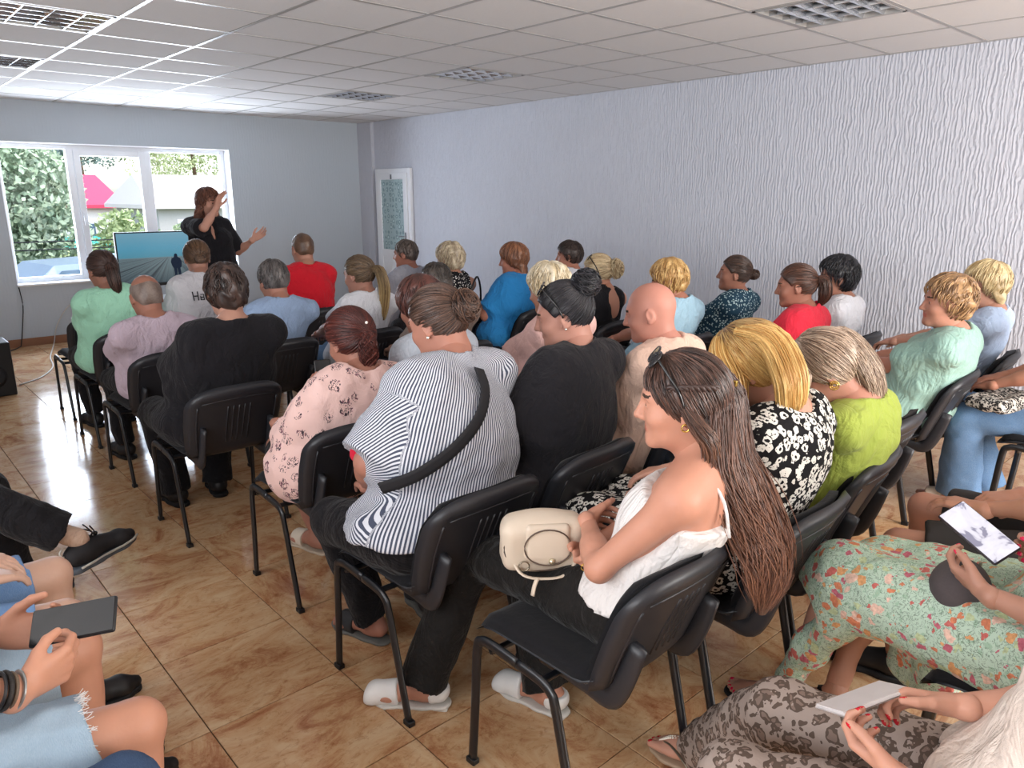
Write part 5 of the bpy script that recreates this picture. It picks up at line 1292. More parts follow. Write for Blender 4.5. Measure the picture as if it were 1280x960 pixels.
# ------------------------------------------------------------------ near rows
i = seated('woman in a pink floral blouse with a frizzy wine red ponytail', 1.40, 2.72, 0, (1.50, 2.62, 1.03), ang=(20, 6, 0), w=1.22, d=1.15, la=1.05, lp=1.1, near=2, skinc='#b0745c', pel=(-.07, .535),
    hair=dict(style='pony', c1='#2c1516', c2='#74392f', thick=.016, opt=dict(knot=(.0, -.112, .015), crown=(0, .2, 1)), tail=ponytail((0, -.118, .015), [(-.01, -.025, -.03), (-.012, -.028, -.10), (-.01, -.02, -.17)], [.022, .034, .036, .006], wave=.7, wf=14, fray=.35, stag=.2, flat=.6)),
    top=dict(mat=sprigs('pink_floral_cotton', '#e3c0b9', '#4c3d46', '#7c5560', 17), sleeve=1.35, flare=.030, neck=1.15, name='blouse', hem=.42, infl=.014, extra=lambda i: [el(i['PE']+np.array((0, .01, -.02)), (.235, .17, .15), k=.05)]),
    bottom=dict(mat=DARKT, kind='shorts', frac=.8), shoes=S_LIGHT, legs=dict(L=dict(kneeW=(1.38, 3.10, .49), ankW=(1.46, 2.95, .10), toe=(.2, 1, 0)), R=dict(kneeW=(1.56, 3.12, .49), ankW=(1.60, 2.98, .10))),
    arms=dict(L=dict(w=(.10, .20, .66)), R=dict(w=(.13, .14, .76), fwd=(.1, .8, .5), palm=(-.8, .3, -.2), curl=40)))
bm = bmesh.new(); bmesh.ops.create_uvsphere(bm, u_segments=10, v_segments=8, radius=.006, matrix=Matrix.Translation(i['hp']((0, -.134, .045)))); bm_obj('hair_bead', bm, plain('pearl', '#f0ebe2', .2), i['hair'], True)
phone('black phone held up by the woman in the pink floral blouse', (1.535, 2.93, .82), (.1, .3, 1), (-.2, -1, .3), M_black)

STR = wrap_stripes('navy_white_pinstripe', '#4b5163', '#d3d6de', .0078)
i = seated('large woman in a striped blouse with a brown bun', 1.34, 1.90, -2, (1.50, 2.03, 1.175), ang=(18, 18, 0), w=1.50, d=1.38, la=1.35, lp=1.25, near=2, skinc='#b97a62', pel=(-.06, .555), back=.02, chub=.6,
    hair=dict(style='bun', c1='#2d211e', c2='#6e5142', thick=.011, opt=dict(knot=(0, -.10, .035), balls=[((0, -.125, .03), (.046, .042, .050), (0, -1, .15), 1.2)])),
    top=dict(mat=STR, sleeve=.92, flare=.030, neck=.95, name='blouse', hem=.575, infl=.013, wr=.0035, wrap=True), bottom=dict(mat=DARKT, flare=.012),
    legs=dict(L=dict(kneeW=(1.17, 2.22, .49), ankW=(1.27, 2.17, .10), toe=(.25, 1, 0)), R=dict(kneeW=(1.50, 2.27, .49), ankW=(1.52, 2.15, .10), toe=(.2, 1, 0))),
    arms=dict(L=dict(w=(.10, .20, .64), hint=(1, -.2, -.8)), R=dict(w=(.10, .22, .66))), shoes=dict(kind='sneaker', kindL='slide', mat=plain('dark_grey_canvas', '#2e3033', .7), sole=plain('grey_rubber', '#6a6a66', .8)))
bun_earring(i, -1, .006)
band('bag_strap', [(.150, 1.06), (.125, 1.0), (.06, .92), (-.04, .85), (-.15, .79), (-.235, .75)], i['topV'], .042, plain('black_webbing', '#222226', .8), i['root'])
_e = i['A'][-1]['e']; _s = i['S'][-1]; _c = _s+(_e-_s)*.80+np.array((-.052, .035, 0)); v, f = solid([el(_c, (.018, .030, .048), rotm(-25, 0, 12))], .005, .01); o = mesh_np('red_patch', v, f, cloth('red_jersey', '#c8213a'), i['root'])

i = seated('woman in a black T-shirt with a high black bun', 1.84, 1.92, -5, (2.00, 1.92, 1.16), ang=(12, 38, 0), w=1.36, d=1.28, la=1.25, lp=1.25, near=2, skinc='#c58a75', pel=(-.05, .55), back=.02, chub=.7,
    hair=dict(style='bun', c1='#0f0f12', c2='#38363c', thick=.010, opt=dict(knot=(.0, -.085, .075), balls=[((.0, -.105, .105), (.062, .050, .048), (0, -.6, .8), 1)])),
    top=dict(mat=cloth('faded_black_cotton', '#232226'), sleeve=.78, flare=.03, neck=.9, hem=.48), bottom=dict(mat=DARKT), arms=dict(L=dict(w=(.10, .18, .64), hint=(1, -.4, -.6))))
bun_earring(i, -1, .005); sunglasses(i, 'black sunglasses resting on the head of the woman with the black bun')

i = seated('bald man in a peach T-shirt', 2.44, 1.94, -6, (2.46, 1.87, 1.13), ang=(12, 26, 0), w=1.12, d=1.1, la=1.05, female=False, near=2, skinc='#d08a74', pel=(-.05, .55), chub=.5, hair=None,
    top=dict(mat=cloth('peach_jersey', '#e3c2b0'), sleeve=.78, flare=.02, neck=.95), bottom=dict(mat=GREY))
# bags between the seats
tb_ = empty('tote_bag', (2.36, 2.38, .47), math.radians(15), 'striped grey and white cloth bag in front of the bald man', 'bag')
v, f = solid([bx((0, 0, .13), (.13, .05, .17), .04)], .010, .02, disp=lambda P: wav(P, .006, 30, 5)); mesh_np('bag_body', v, f, striped('white_grey_stripes', '#8d9298', '#eceef0', .022, 2, .45), tb_)
tube('handle', smooth_path([(-.08, 0, .28), (-.05, -.02, .36), (.05, -.02, .36), (.08, 0, .28)], 14), .008, plain('maroon_cloth', '#3c1f2a', .8), tb_, 6)
jk = empty('cardigan', (2.55, 2.36, .60), 0, 'folded dark maroon cardigan beside the striped cloth bag', 'clothing')
v, f = solid([el((0, 0, .08), (.12, .06, .07)), el((.05, .02, .15), (.08, .05, .05))], .010, .04, disp=lambda P: wav(P, .008, 40, 8)); mesh_np('folded_knit', v, f, cloth('maroon_knit', '#3c1f2a'), jk)
fb = empty('tote_bag', (2.36, 3.26, .46), math.radians(-10), 'dark cloth bag with pale green and pink flowers behind the woman with the ponytail', 'bag')
v, f = solid([bx((0, 0, .15), (.12, .05, .17), .04)], .012, .02, disp=lambda P: wav(P, .006, 30, 6)); mesh_np('bag_body', v, f, garden('dark_flower_cloth', '#2b2a2c', ('#c9c7a0', '#8a3a5a', '#2b2a2c', '#d9d3b0', '#2b2a2c'), 14, '#6f7a50'), fb)
tube('handle', smooth_path([(-.07, 0, .30), (-.05, -.02, .42), (.05, -.02, .42), (.07, 0, .30)], 14), .008, plain('black_leather', '#18171a', .4), fb, 6)

# long haired woman in the foreground
WHT = cloth('white_crepe', '#dedad8', fold=.6)
def hair25(i):
    q = i['hp']; H = i['H']; L = i['L']
    return [dict(path=[q((.0, -.050, .078)), q((.0, -.104, .02)), L((1.565, .935, .98)), L((1.60, .905, .88)), L((1.64, .875, .78)), L((1.65, .845, .70)), L((1.64, .835, .63)), L((1.62, .835, .56))], prof=[.060, .080, .090, .094, .092, .088, .070, .02], flat=.42, n=2600, c1='#5f3d32', c2='#a8755a', fray=.28, stag=.22, wave=.30, wf=8, rk=.85, side=(1, -.2, 0)),
            dict(path=[q((-.060, .015, .045)), q((-.080, -.030, -.03)), q((-.070, -.070, -.09)), L((1.54, .94, .87)), L((1.57, .90, .78)), L((1.585, .86, .69))], prof=[.020, .032, .038, .040, .034, .008], flat=.6, n=700, c1='#5e3d30', c2='#a5765a', fray=.3, stag=.2, wave=.3, rk=.85),
            dict(path=[q((.060, .015, .045)), q((.080, -.030, -.03)), L((1.64, .97, .95)), L((1.68, .93, .85)), L((1.70, .89, .76)), L((1.70, .86, .67))], prof=[.020, .034, .038, .040, .034, .008], flat=.6, n=600, c1='#5e3d30', c2='#a5765a', fray=.3, stag=.2, wave=.3, rk=.85)]
chair(1.40, 1.24, -2, 'black chair under the woman with very long brown hair')
i = person('woman in a white camisole with very long brown hair', 1.45, 1.20, -12, (1.51, 1.04, 1.10), ang=(4, 27, 0), w=.90, d=.80, la=.98, lp=1.0, near=2, skinc='#cf8e70', pel=(-.11, .545), back=.01,
    hair=dict(style='long', c1='#2a1e1b', c2='#6d4f44', thick=.013, opt=dict(crown=(0, .5, 1), len=1.2, low=-.004), tail=hair25),
    top=dict(mat=WHT, sleeve=0, neck=0, straps=.115, name='camisole', hem=.585, infl=.012), bottom=dict(mat=cloth('black_satin_trousers', '#1a1817', .7), flare=.022, ext=.02, infl=.012),
    legs=dict(L=dict(kneeW=(1.37, 1.70, .505), ankW=(1.20, 1.735, .10), toe=(-.5, 1, -.05), abs=True), R=dict(kneeW=(1.58, 1.66, .50), ankW=(1.475, 1.46, .10), toe=(.05, 1, -.05), abs=True)),
    arms=dict(L=dict(wW=(1.44, 1.275, .725), abs=True, hint=(-1, -.2, -.6), fwd=(.9, .15, -.2), palm=(.1, -.9, -.2), curl=35), R=dict(wW=(1.41, 1.27, .655), abs=True, hint=(1, -.4, -.1), fwd=(-.75, -.62, -.05), palm=(.2, -.35, .9), curl=42, near=2, spread=.2)),
    shoes=dict(kind='mule', mat=plain('white_leather', '#e9e8e6', .4), sole=plain('white_sole', '#cfccc6', .6)))
hoop(i, -1, .009); sunglasses(i, 'dark sunglasses pushed up on the head of the long haired woman')
M_str = WHT
for s in (-1, 1):
    N = i['NB']; tube('camisole_strap', smooth_path([N+np.array((s*.085, .085, -.115)), N+np.array((s*.088, .05, -.03)), N+np.array((s*.09, -.03, -.004)), N+np.array((s*.086, -.085, -.06)), N+np.array((s*.084, -.105, -.15))], 14), .004, WHT, i['top'], 6)
q = i['hp']; br = smooth_path([q((-.078, .035, .055)), q((-.088, -.02, .058)), q((-.070, -.075, .052)), q((0, -.118, .045))], 40); t_ = np.linspace(0, 1, 40)
hm = plain('brown_braid', '#3a2a26', .45)
for k in range(2): tube('braid', br+np.stack([0*t_, .004*np.cos(t_*40+PI*k), .006*np.sin(t_*40+PI*k)], 1), .0055, hm, i['hair'], 7)
box('hair_clip', tuple(np.array(q((0, -.128, .045)))-.007), tuple(np.array(q((0, -.128, .045)))+.007), plain('gold', '#d9b25c', .2, .6, .9), i['hair'], .002)
v = i['A'][1]; tube('ring', [v['wr']+frame(v['fwd'], -np.asarray(v['palm'], float))@np.array((-.009+.0095*math.cos(a), .108, .0095*math.sin(a))) for a in np.linspace(0, 2*PI, 15)[:-1]], .0018, plain('gold', '#d9b25c', .2, .6, .9), i['body'], 6, closed=True)
hb_ = empty('handbag', (1.345, 1.36, .588), math.radians(-38), 'small cream leather handbag on the lap of the long haired woman', 'handbag')
CR = plain('cream_leather', '#cfc0ae', .5, .4, nz=.05, bump=.2)
v, f = solid([bx((0, 0, .075), (.115, .055, .075), .035), el((0, 0, .12), (.10, .045, .045))], .006, .03, disp=lambda P: wav(P, .003, 40, 4)); bb = mesh_np('bag_body', v, f, CR, hb_)
v, f = solid([bx((.01, -.050, .10), (.062, .016, .050), .015), el((.01, -.058, .065), (.055, .010, .04))], .005, .02); mesh_np('flap', v, f, CR, hb_)
tube('piping', [(.01+.064*math.cos(a), -.068, .088+.052*math.sin(a)) for a in np.linspace(0, 2*PI, 30)[:-1]], .0022, plain('dark_piping', '#5a4a40', .6), bb, 5, closed=True)
tube('piping', [(.108*math.cos(a), -.045, .075+.066*math.sin(a)) for a in np.linspace(0, 2*PI, 34)[:-1]], .0022, plain('dark_piping', '#5a4a40', .6), bb, 5, closed=True)
bm = bmesh.new(); bmesh.ops.create_uvsphere(bm, u_segments=12, v_segments=8, radius=.009, matrix=Matrix.Translation((.02, -.072, .05))); bm_obj('clasp', bm, plain('bright_metal', '#d9cfb4', .2, .6, .8), hb_, True)
tube('strap', smooth_path([(-.09, -.03, .05), (-.06, -.075, .015), (0, -.085, .006), (.06, -.075, .012), (.10, -.04, .05)], 20), .006, CR, hb_, 6, .5)
tube('strap_end', smooth_path([(-.02, -.085, .01), (-.03, -.095, -.01), (-.035, -.10, -.035)], 8), .007, CR, hb_, 6, .35)
tube('ring', [(-.055+.014*math.cos(a), -.066, .035+.014*math.sin(a)) for a in np.linspace(0, 2*PI, 19)[:-1]], .0022, plain('bright_metal', '#8d8474', .2, .6, .8), hb_, 6, closed=True)

# bowed blonde and bowed highlighted neighbours
def hair26(i):
    q = i['hp']; H = i['H']; t = np.array
    dn = lambda p, x, y, z: t(q(p))+t((x, y, z))
    return [dict(path=[q((-.02, .035, .105)), q((-.070, .045, .065)), q((-.092, .045, .0)), dn((-.088, .045, -.02), .0, .0, -.07), dn((-.08, .045, -.03), .01, -.01, -.15)], prof=[.03, .046, .052, .046, .015], flat=.7, stag=.12, fray=.12, n=900, rk=.8),
            dict(path=[q((-.02, -.02, .112)), q((-.045, -.095, .055)), dn((-.04, -.115, .0), -.02, -.02, -.05), dn((-.04, -.115, .0), -.01, -.03, -.13), dn((-.04, -.115, .0), .0, -.03, -.19)], prof=[.045, .070, .074, .062, .015], flat=.5, stag=.12, fray=.12, n=1200, rk=.8),
            dict(path=[q((.03, -.01, .108)), q((.080, -.045, .05)), dn((.085, -.05, 0), .02, -.02, -.06), dn((.085, -.05, 0), .04, -.05, -.14), dn((.085, -.05, 0), .06, -.07, -.21)], prof=[.040, .056, .056, .046, .012], flat=.6, stag=.12, fray=.12, n=800, rk=.8)]
i = seated('woman in a black and white flowered dress with yellow blonde hair', 1.93, 1.18, -3, (1.93, 1.10, 1.115), ang=(30, 22, 0), w=1.18, d=1.12, la=1.08, lp=1.1, near=2, skinc='#cf9377', pel=(-.05, .55), back=.03,
    hair=dict(style='long', c1='#c08a45', c2='#f4d38c', thick=.016, root='#6b4f35', opt=dict(crown=(0, .25, 1), len=1.3, rootk=.55), tail=hair26),
    top=dict(mat=daisies('flowered_black_crepe', '#1b1a1c', '#dcd9d2', '#1b1a1c', 42), sleeve=.72, flare=.03, neck=1.35, neckz=-.012, name='dress', hem=.45, infl=.012), bottom=dict(mat=daisies('flowered_black_crepe', '#1b1a1c', '#dcd9d2', '#1b1a1c', 42), kind='skirt', name='skirt', frac=.5),
    arms=dict(L=dict(w=(.07, .20, .66), hint=(1, -.1, -.7))))
band('belt_strap', [(-.21, .745), (-.12, .70), (-.03, .665), (.06, .65)], i['topV'], .028, plain('beige_strap', '#c7a98c', .5), i['root'])
def hair27(i):
    q = i['hp']; H = i['H']; t = np.array
    dn = lambda p, x, y, z: t(q(p))+t((x, y, z))
    return [dict(path=[q((.0, -.02, .108)), q((.01, -.095, .06)), dn((.01, -.115, .0), .02, -.03, -.05), dn((.01, -.115, .0), .05, -.06, -.15), dn((.01, -.115, .0), .07, -.07, -.25)], prof=[.045, .070, .066, .052, .012], flat=.5, stag=.2, fray=.2, n=1200, rk=.8, wave=.2),
            dict(path=[q((-.02, .05, .10)), q((-.062, .062, .07)), q((-.088, .055, .03)), dn((-.086, .055, .01), 0, 0, -.05)], prof=[.025, .032, .026, .006], flat=.6, stag=.1, n=350, rk=.8),
            dict(path=[q((.03, -.01, .105)), q((.080, -.035, .05)), dn((.085, -.04, 0), .03, -.03, -.07), dn((.085, -.04, 0), .06, -.07, -.17), dn((.085, -.04, 0), .08, -.09, -.27)], prof=[.040, .052, .048, .040, .010], flat=.6, stag=.2, fray=.2, n=700, rk=.8, wave=.2)]
i = seated('woman in a lime green top with streaked ash and blonde hair', 2.48, 1.24, -6, (2.36, 1.08, 1.045), ang=(32, 26, 0), w=1.12, d=1.1, near=2, skinc='#c9876e', pel=(-.05, .545), back=.04,
    hair=dict(style='long', c1='#6f5646', c2='#e3cbb4', thick=.014, opt=dict(crown=(0, .4, 1), len=1.3), tail=hair27),
    top=dict(mat=cloth('lime_crepe', '#a2b152'), sleeve=.6, flare=.02, neck=1.2, name='blouse', hem=.47), bottom=dict(mat=JEAN), arms=dict(L=dict(w=(.07, .22, .64))))
hoop(i, -1, .014); hoop(i, -1, .008)

# ------------------------------------------------------------------ the row beside the photographer, cut by the right edge
LEO = leopard('leopard_print_cotton', '#94867e', '#75645b', '#54473f', 38)
i = seated('person in blue jeans', 4.32, .78, -4, (4.36, .72, 1.13), near=1, w=1.05, skinc='#b9795c', hair=dict(style='bob', c1='#2e211c', c2='#6b4a38'), top=dict(mat=cloth('dark_jersey', '#2f3036'), sleeve=.6), label='person in blue jeans with a leopard pattern clutch, cut off by the right edge',
    bottom=dict(mat=denim('wide_blue_denim', '#3c6c9c'), flare=.05, ext=.05), legs=dict(L=dict(kneeW=(4.14, 1.14, .505), ankW=(4.20, 1.14, .11)), R=dict(kneeW=(4.40, 1.20, .50), ankW=(4.42, 1.10, .11))), shoes=S_LIGHT,
    arms=dict(L=dict(w=(.13, .30, .68)), R=dict(w=(.06, .32, .68))), chair_label='black chair of the person in blue jeans at the right edge')
cl = empty('clutch_bag', (4.12, 1.02, .585), math.radians(-15), 'soft clutch bag with a small black and white animal pattern on the blue jeans', 'handbag')
v, f = solid([bx((.05, 0, .035), (.17, .10, .035), .03)], .010, .03, disp=lambda P: wav(P, .008, 32, 12)); mesh_np('bag_body', v, f, leopard('zebra_fleck_cloth', '#c6c0b8', '#2c2a2a', '#2c2a2a', 62), cl)

SH = plain('black_sports_cloth', '#2a2626', .8, nz=.06)
i = seated('person in black shorts', 2.70, .34, -4, (2.72, .26, 1.12), near=1, w=1.1, female=False, skinc='#c5876a', hair=dict(style='short', c1='#2e211c', c2='#5b4438'), top=dict(mat=cloth('cream_jersey', '#dcd6cc'), sleeve=.6), label='person in black shorts with a white printed emblem, cut off by the right edge',
    bottom=dict(mat=SH, kind='shorts', frac=.84, flare=.012, name='shorts'), legs=dict(L=dict(kneeW=(2.42, .80, .50), ankW=(2.46, .78, .10)), R=dict(kneeW=(2.80, .86, .50), ankW=(2.82, .84, .10))),
    arms=dict(L=dict(wW=(2.52, .62, .655), fwd=(-.3, 1, -.1), abs=False), R=dict(wW=(2.68, .56, .67), abs=True, hint=(1, -.5, -.4), fwd=(-.75, .7, -.1), palm=(0, 0, -1), curl=30)), chair_label='black chair of the person in black shorts')
Lw = i['L']; V = i['botV']; P0 = Lw((2.4, .70, .5)); y1, z1 = P0[1], .50
def ring_poly(pts, w):   # closed outline as quads
    out = []; n = len(pts)
    for a in range(n):
        p, q = np.array(pts[a]), np.array(pts[(a+1) % n]); d = nrm(np.append(q-p, 0))[:2]; nn = np.array((-d[1], d[0]))*w/2; out.append([tuple(p+nn-d*w/2), tuple(q+nn+d*w/2), tuple(q-nn+d*w/2), tuple(p-nn-d*w/2)])
    return out
lg = ring_poly([(y1+.030, z1+.028), (y1-.020, z1+.026), (y1-.030, z1+.018), (y1-.030, z1-.018), (y1-.022, z1-.028), (y1-.012, z1-.028), (y1+.004, z1-.020), (y1+.030, z1-.022)], .0042)
lg += [bar(y1-.018, z1-.014, .005, .014), bar(y1+.016, z1+.002, .010, .005)]
lg += [bar(y1+.040, z1-.028+k*.0078, .007, .0052) for k in range(8)]
tag(decal(i['bottom'], V, lg, plain('white_print', '#e8e6e0', .7), 'printed_emblem', 'left', .004), kind='stuff')

MINT = garden('mint_floral_viscose', '#b4cbb9', ('#c98262', '#b96a7a', '#d0a070', '#b5c9a0', '#dcc0b0', '#bd6c66'), 36)
def drape30(i):
    L = i['L']; a = L((2.05, .80, .50)); return [rc(L((1.96, .74, .50)), L((1.99, .86, .28)), .055, .030, k=.05), rc(L((1.99, .86, .28)), L((2.0, .93, .14)), .030, .022, k=.05), rc(L((2.22, .62, .50)), L((2.26, .66, .22)), .07, .06, k=.06), rc(L((2.12, .5, .5)), L((2.2, .56, .22)), .09, .07, k=.06), rc(L((1.95, .30, .55)), L((2.0, .78, .53)), .12, .075, k=.06), rc(L((2.2, .30, .53)), L((2.2, .72, .50)), .13, .09, k=.06)]
i = seated('woman in a mint green floral skirt', 2.06, .30, 0, (2.08, .20, 1.13), near=2, w=1.1, skinc='#b9836a', hair=dict(style='bob', c1='#2e211c', c2='#6b4a38', near=1), top=dict(mat=MINT, sleeve=.6, name='blouse'), nails='#d6244f', label='woman in a mint green floral skirt using a phone, cut off by the right edge',
    bottom=dict(mat=MINT, kind='skirt', name='skirt', frac=.02, extra=drape30, infl=.014, notop=False), legs=dict(L=dict(kneeW=(2.04, .82, .51), ankW=(2.03, .93, .10), toe=(-.3, 1, 0), abs=True), R=dict(kneeW=(2.20, .78, .47), ankW=(2.10, .82, .10), toe=(-.3, 1, 0), abs=True)),
    shoes=dict(kind='flat', mat=plain('black_shoe_leather', '#1c1b1d', .5), sole=plain('black_sole', '#1a1a1c', .8)),
    arms=dict(L=dict(wW=(1.87, .42, .70), abs=True, hint=(-.6, -.6, -1), fwd=(.45, .85, .12), palm=(.75, -.2, .65), curl=32, thumb_in=.1), R=dict(wW=(2.20, .34, .72), abs=True, hint=(1, -.6, -.6), fwd=(-.55, .8, .1), palm=(-.7, -.4, .1), curl=30)), chair_label='black chair of the woman in the mint green floral skirt')
for sd in (-1, 1):
    g = i['G'][sd]; R = frame(g['toe'], (0, 0, 1)); W_ = lambda p: R@np.array(p)+g['ank']; ms = plain('black_shoe_leather', '#1c1b1d', .5)
    for path in ([(-.045, .10, -.080), (-.02, .12, -.048), (.03, .07, -.040), (.046, .04, -.080)], [(.047, .11, -.080), (.02, .12, -.050), (-.025, .06, -.036), (-.042, .02, -.080)], [(-.040, -.01, -.078), (-.040, -.02, -.02), (0, .045, .0), (.040, -.02, -.02), (.040, -.01, -.078)]):
        tube('strap', [W_(p) for p in smooth_path(path, 16)], .010, ms, g['shoe'], 6, .3)
gb = empty('handbag', (1.98, .50, .585), math.radians(10), 'round dark grey fabric bag on the mint floral skirt', 'handbag')
v, f = solid([el((0, 0, .05), (.095, .07, .075)), ('i', lambda P: -P[..., 2], None, None, None)], .007, .03); mesh_np('bag_body', v, f, plain('charcoal_felt', '#4d4647', .9, nz=.1, scale=200, bump=.3), gb)
tube('zip', smooth_path([(.06, -.062, .01), (.085, -.035, .06), (.06, -.03, .11)], 14), .004, plain('bright_metal', '#c9c2b0', .3, .6, .8), gb, 6)
def screenmat(name, light, dark):
    t = NT(name, .15, .5); v = t.coord(); n = t.noise(v, 16, 3, .6, .6); t.col((.02, .02, .02)); c = t.ramp(n.outputs[0], [(.42, srgb(dark)), (.46, srgb(light)), (.7, srgb('#f1eef4'))]); t.l.new(c, t.b.inputs['Emission Color']); t.b.inputs['Emission Strength'].default_value = .55; return t.m
phone('phone with a bright white screen in the hands with pink nails', (2.06, .50, .765), (-.25, -.85, -.36), (-.55, -.2, .8), plain('dark_phone_case', '#2a2026', .4), screenmat('bright_screen', '#dcd8e4', '#8d8aa0'), .084, .175)

i = seated('woman in leopard print trousers and a cream top', 1.36, .19, -4, (1.34, .08, 1.13), near=2, w=1.1, skinc='#cc9074', hair=dict(style='long', c1='#2e211c', c2='#6b4a38', near=0), top=dict(mat=cloth('cream_knit', '#ddcfc4'), sleeve=.75, name='top', hem=.62, infl=.018), nails='#c41f2e', label='woman in leopard print trousers and a cream top, cut off at the bottom right',
    bottom=dict(mat=LEO, flare=.02, infl=.014, ext=.0), legs=dict(L=dict(kneeW=(1.13, .60, .505), ankW=(1.05, .60, .10)), R=dict(kneeW=(1.38, .64, .50), ankW=(1.585, .94, .115), toe=(.15, 1, -.1), abs=True)),
    shoes=dict(kind='flat', mat=plain('gold_leather', '#b49b78', .35, .5, .3), sole=plain('gold_sole', '#a8917a', .5)),
    arms=dict(L=dict(wW=(1.17, .33, .665), abs=True, hint=(-.8, -.6, -.8), fwd=(.35, 1, .02), palm=(.6, -.1, .75), curl=38, spread=.3), R=dict(wW=(1.40, .33, .69), abs=True, hint=(1, -.5, -.7), fwd=(-.35, 1, -.1), palm=(-.6, -.1, -.5), curl=35, spread=.3)), chair_label='black chair of the woman in leopard print trousers')
phone('phone in a pale grey case held by the woman in leopard print trousers', (1.30, .455, .685), (.95, -.35, .05), (.1, .4, .9), plain('pale_grey_case', '#c9c4c4', .35), plain('grey_glass_back', '#cfcaca', .2), .078, .165)
g = i['G'][1]; R = frame(g['toe'], (0, 0, 1)); W_ = lambda p: R@np.array(p)+g['ank']
st = tube('strap', [W_(p) for p in smooth_path([(-.012, .165, -.062), (.0, .12, -.040), (.03, .05, -.045), (.042, .01, -.078)], 18)], .007, plain('bright_metal', '#8d8474', .3, .6, .8), g['shoe'], 6, .5)
tube('strap', [W_(p) for p in smooth_path([(-.012, .165, -.062), (-.02, .12, -.045), (-.035, .06, -.055), (-.042, .02, -.080)], 18)], .007, plain('bright_metal', '#8d8474', .3, .6, .8), g['shoe'], 6, .5)
bm = bmesh.new()
for p in smooth_path([(-.010, .160, -.056), (.0, .12, -.034), (.03, .05, -.038), (.043, .012, -.070)], 22):
    for dx in (-.005, .005): bmesh.ops.create_icosphere(bm, subdivisions=1, radius=.0045, matrix=Matrix.Translation(W_((p[0]+dx, p[1], p[2]))))
tag(bm_obj('beads', bm, plain('pearl', '#e6e0d2', .2), st, True), kind='stuff')

# ------------------------------------------------------------------ the row along the left side, facing the aisle
NVD = denim('dark_blue_denim', '#2c3f5c', '#6f86a8')
S_SN = dict(kind='sneaker', mat=plain('black_knit_shoe', '#1d1c1f', .8), sole=plain('grey_rubber_sole', '#4a5058', .7))
i = seated('man in black trousers with one leg crossed', -.16, 3.22, 92, (-.20, 3.22, 1.12), near=2, w=1.05, female=False, skinc='#b98a72', hair=dict(style='short', c1='#2e211c', c2='#5b4438', near=0), top=dict(mat=cloth('grey_jersey', '#9b9ca6'), sleeve=.6), label='person in black trousers, legs crossed, with a black sneaker, at the left edge',
    bottom=dict(mat=DARKT, flare=.022, ext=-.16), legs=dict(L=dict(kneeW=(.30, 3.36, .50), ankW=(.34, 3.34, .10), toe=(.1, 1, 0)), R=dict(kneeW=(.12, 3.14, .66), ankW=(.535, 3.02, .325), toe=(-.42, 1.0, .12), up=(-.05, -.1, 1), abs=True)), shoes=S_SN, chair_label='black chair of the person with the black sneaker')
g = i['G'][1]; R = frame(g['toe'], g['up']); W_ = lambda p: R@np.array(p)+g['ank']
tube('white_stripe', [W_((math.copysign(x_, 1)*1, y_, -.079)) for x_, y_ in [(-.041, -.05), (-.042, .0), (-.038, .05), (-.046, .12), (-.040, .17), (-.018, .205)]], .0045, plain('white_rubber', '#e2ddd2', .5), g['shoe'], 6)
tube('white_stripe', [W_((x_, y_, -.079)) for x_, y_ in [(.041, -.05), (.042, .0), (.038, .05), (.046, .12), (.040, .17), (.018, .205)]], .0045, plain('white_rubber', '#e2ddd2', .5), g['shoe'], 6)
for s in (-1, 1):
    tube('lace', [W_(p) for p in smooth_path([(0, .055, -.008), (s*.02, .03, .012), (s*.035, .035, .028), (s*.018, .055, .012), (0, .055, -.006)], 18)], .0032, M_black, g['shoe'], 6)
    tube('lace', [W_(p) for p in smooth_path([(0, .055, -.006), (s*.012, .05, .02), (s*.022, .035, .052)], 10)], .0026, M_black, g['shoe'], 6)
for k in range(4): tube('lace', [W_(p) for p in smooth_path([(-.026, .06+k*.022, -.022-k*.005), (0, .063+k*.022, -.010-k*.006), (.026, .06+k*.022, -.022-k*.005)], 8)], .003, M_black, g['shoe'], 6)
tube('pull_tab', [W_((0, -.077-.012*math.sin(a), -.008+.014*math.cos(a))) for a in np.linspace(0, PI, 9)], .003, plain('white_thread', '#cfcac0', .8), g['shoe'], 6)
v, f = solid([rc(g['ank']+R@np.array((0, -.01, .02)), g['ank']+(g['knee']-g['ank'])*.16, .038, .036)], .006, .01); mesh_np('sock', v, f, cloth('nude_sock', '#c9ac98'), i['root'])

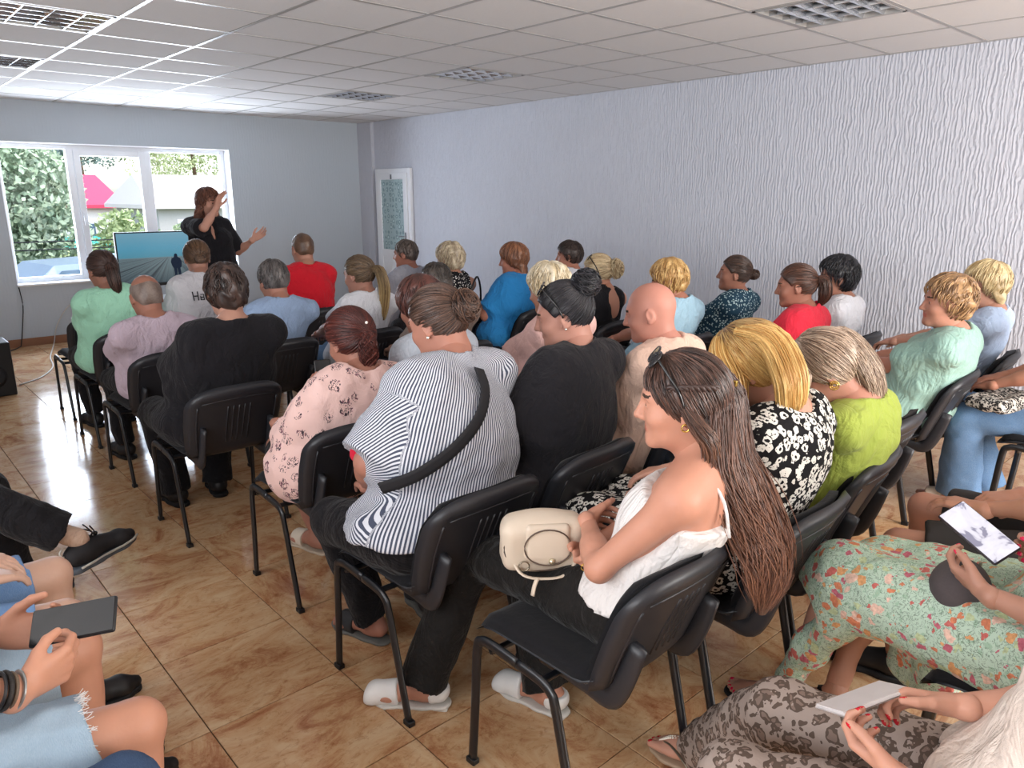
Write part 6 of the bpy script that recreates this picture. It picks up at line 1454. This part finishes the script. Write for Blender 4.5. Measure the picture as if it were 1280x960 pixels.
i = seated('person in rolled blue denim shorts', -.14, 2.24, 90, (-.20, 2.24, 1.12), near=1, w=1.0, skinc='#d3a68c', hair=dict(style='bob', c1='#2e211c', c2='#6b4a38', near=0), top=dict(mat=cloth('white_jersey', '#dfe1e8'), sleeve=.6), label='person in rolled mid blue denim shorts, cut off by the left edge',
    bottom=dict(mat=denim('mid_blue_denim', '#4d7fb8'), kind='shorts', frac=.84, name='shorts'), legs=dict(L=dict(kneeW=(.34, 2.42, .50), ankW=(.34, 2.42, .10)), R=dict(kneeW=(.31, 2.12, .50), ankW=(.30, 2.12, .10))), chair_label='black chair of the person in rolled denim shorts')
i = seated('man in pale ripped denim shorts', -.16, 1.70, 90, (-.24, 1.68, 1.15), near=2, w=1.1, female=False, la=1.05, lp=1.12, skinc='#d0906f', hair=dict(style='short', c1='#2e211c', c2='#5b4438', near=0), top=dict(mat=cloth('charcoal_jersey', '#2c3038'), sleeve=.6, hem=.52), label='man in pale denim shorts holding a black phone, cut off by the left edge',
    bottom=dict(mat=denim('pale_blue_denim', '#8ea9bf', '#d8e2ea'), kind='shorts', frac=.80, flare=.016, name='shorts', wr=.006), legs=dict(L=dict(kneeW=(.30, 1.95, .50), ankW=(.30, 1.95, .10)), R=dict(kneeW=(.325, 1.545, .505), ankW=(.29, 1.53, .10))),
    arms=dict(R=dict(wW=(.165, 1.555, .665), abs=True, hint=(.6, -.6, -1), fwd=(-.45, 1, .06), palm=(-.55, -.1, .1), curl=42, spread=.25, thumb_in=.2), L=dict(wW=(.165, 1.83, .648), abs=True, hint=(-.6, -.6, -1), fwd=(.55, .9, .05), palm=(.6, -.1, .6), curl=30, spread=.3)), chair_label='black chair of the man in pale denim shorts')
e = i['A'][1]['e']; wr = i['A'][1]['wr']; u = nrm(wr-e)
def bangle(name, t, r, rr, m, A, n=26, squash=.8):
    e, wr = A['e'], A['wr']; u = nrm(wr-e); c = e+(wr-e)*t; a1 = nrm(np.cross(u, (0, 0, 1))); a2 = np.cross(u, a1)
    return tube(name, [c+r*(math.cos(a)*a1*1.12+math.sin(a)*a2) for a in np.linspace(0, 2*PI, n)[:-1]], rr, m, i['root'], 8, squash, tuple(u), True)
A1 = i['A'][1]
bangle('bracelet', .86, .031, .0065, plain('braided_black_leather', '#26221f', .6, nz=.4, scale=200, bump=.5), A1); bangle('bracelet', .90, .030, .0045, plain('brown_leather', '#6b5a4a', .6, nz=.4, scale=150), A1)
bangle('watch_band', .95, .029, .008, plain('steel_link', '#9a9a98', .3, .6, .7), A1, squash=.35); bangle('bracelet', .82, .032, .004, M_black, A1)
bangle('watch_strap', .88, .031, .010, M_black, i['A'][-1], squash=.35)
phone('large black phone held in both hands of the man in pale shorts', (.262, 1.682, .716), (.85, -.48, .10), (-.45, -.45, .75), M_black, plain('black_glass', '#0d0e11', .08, .7), .082, .17, .012)
# ripped hem threads and knee wrinkle
V = i['botV']; g = i['G'][1]; c = g['hip']+(g['knee']-g['hip'])*.80; u = nrm(g['knee']-g['hip']); a1 = nrm(np.cross(u, (0, 0, 1))); a2 = np.cross(u, a1); gg = np.random.default_rng(3)
Pp = []
for k in range(160):
    a = gg.uniform(0, 2*PI); p0 = c+(a1*math.cos(a)+a2*math.sin(a))*(.088+gg.uniform(-.004, .006)); d = u*gg.uniform(.006, .024)+(a1*math.cos(a)+a2*math.sin(a))*gg.uniform(-.004, .012); Pp.append([p0-u*.006, p0+d*.5, p0+d+a1*gg.normal(0, .006)])
Pp = np.array(Pp); v, f, cc = strand_mesh(Pp, np.full(Pp.shape[:2], .0009), np.full(Pp.shape, .8)); tag(mesh_np('frayed_threads', v, f, hairmat(), i['bottom'], colors=cc), kind='stuff')
i = seated('person in dark navy jeans', -.20, 1.13, 90, (-.30, 1.10, 1.13), near=1, w=1.05, female=False, skinc='#c5876a', hair=dict(style='short', c1='#2e211c', c2='#5b4438', near=0), top=dict(mat=cloth('grey_jersey', '#9b9ca6'), sleeve=.6), label='person in dark navy jeans, only a knee showing at the bottom left',
    bottom=dict(mat=NVD), legs=dict(L=dict(kneeW=(.245, 1.38, .50), ankW=(.24, 1.37, .10)), R=dict(kneeW=(.24, 1.0, .50), ankW=(.24, 1.0, .10))), chair_label='black chair of the person in dark navy jeans')
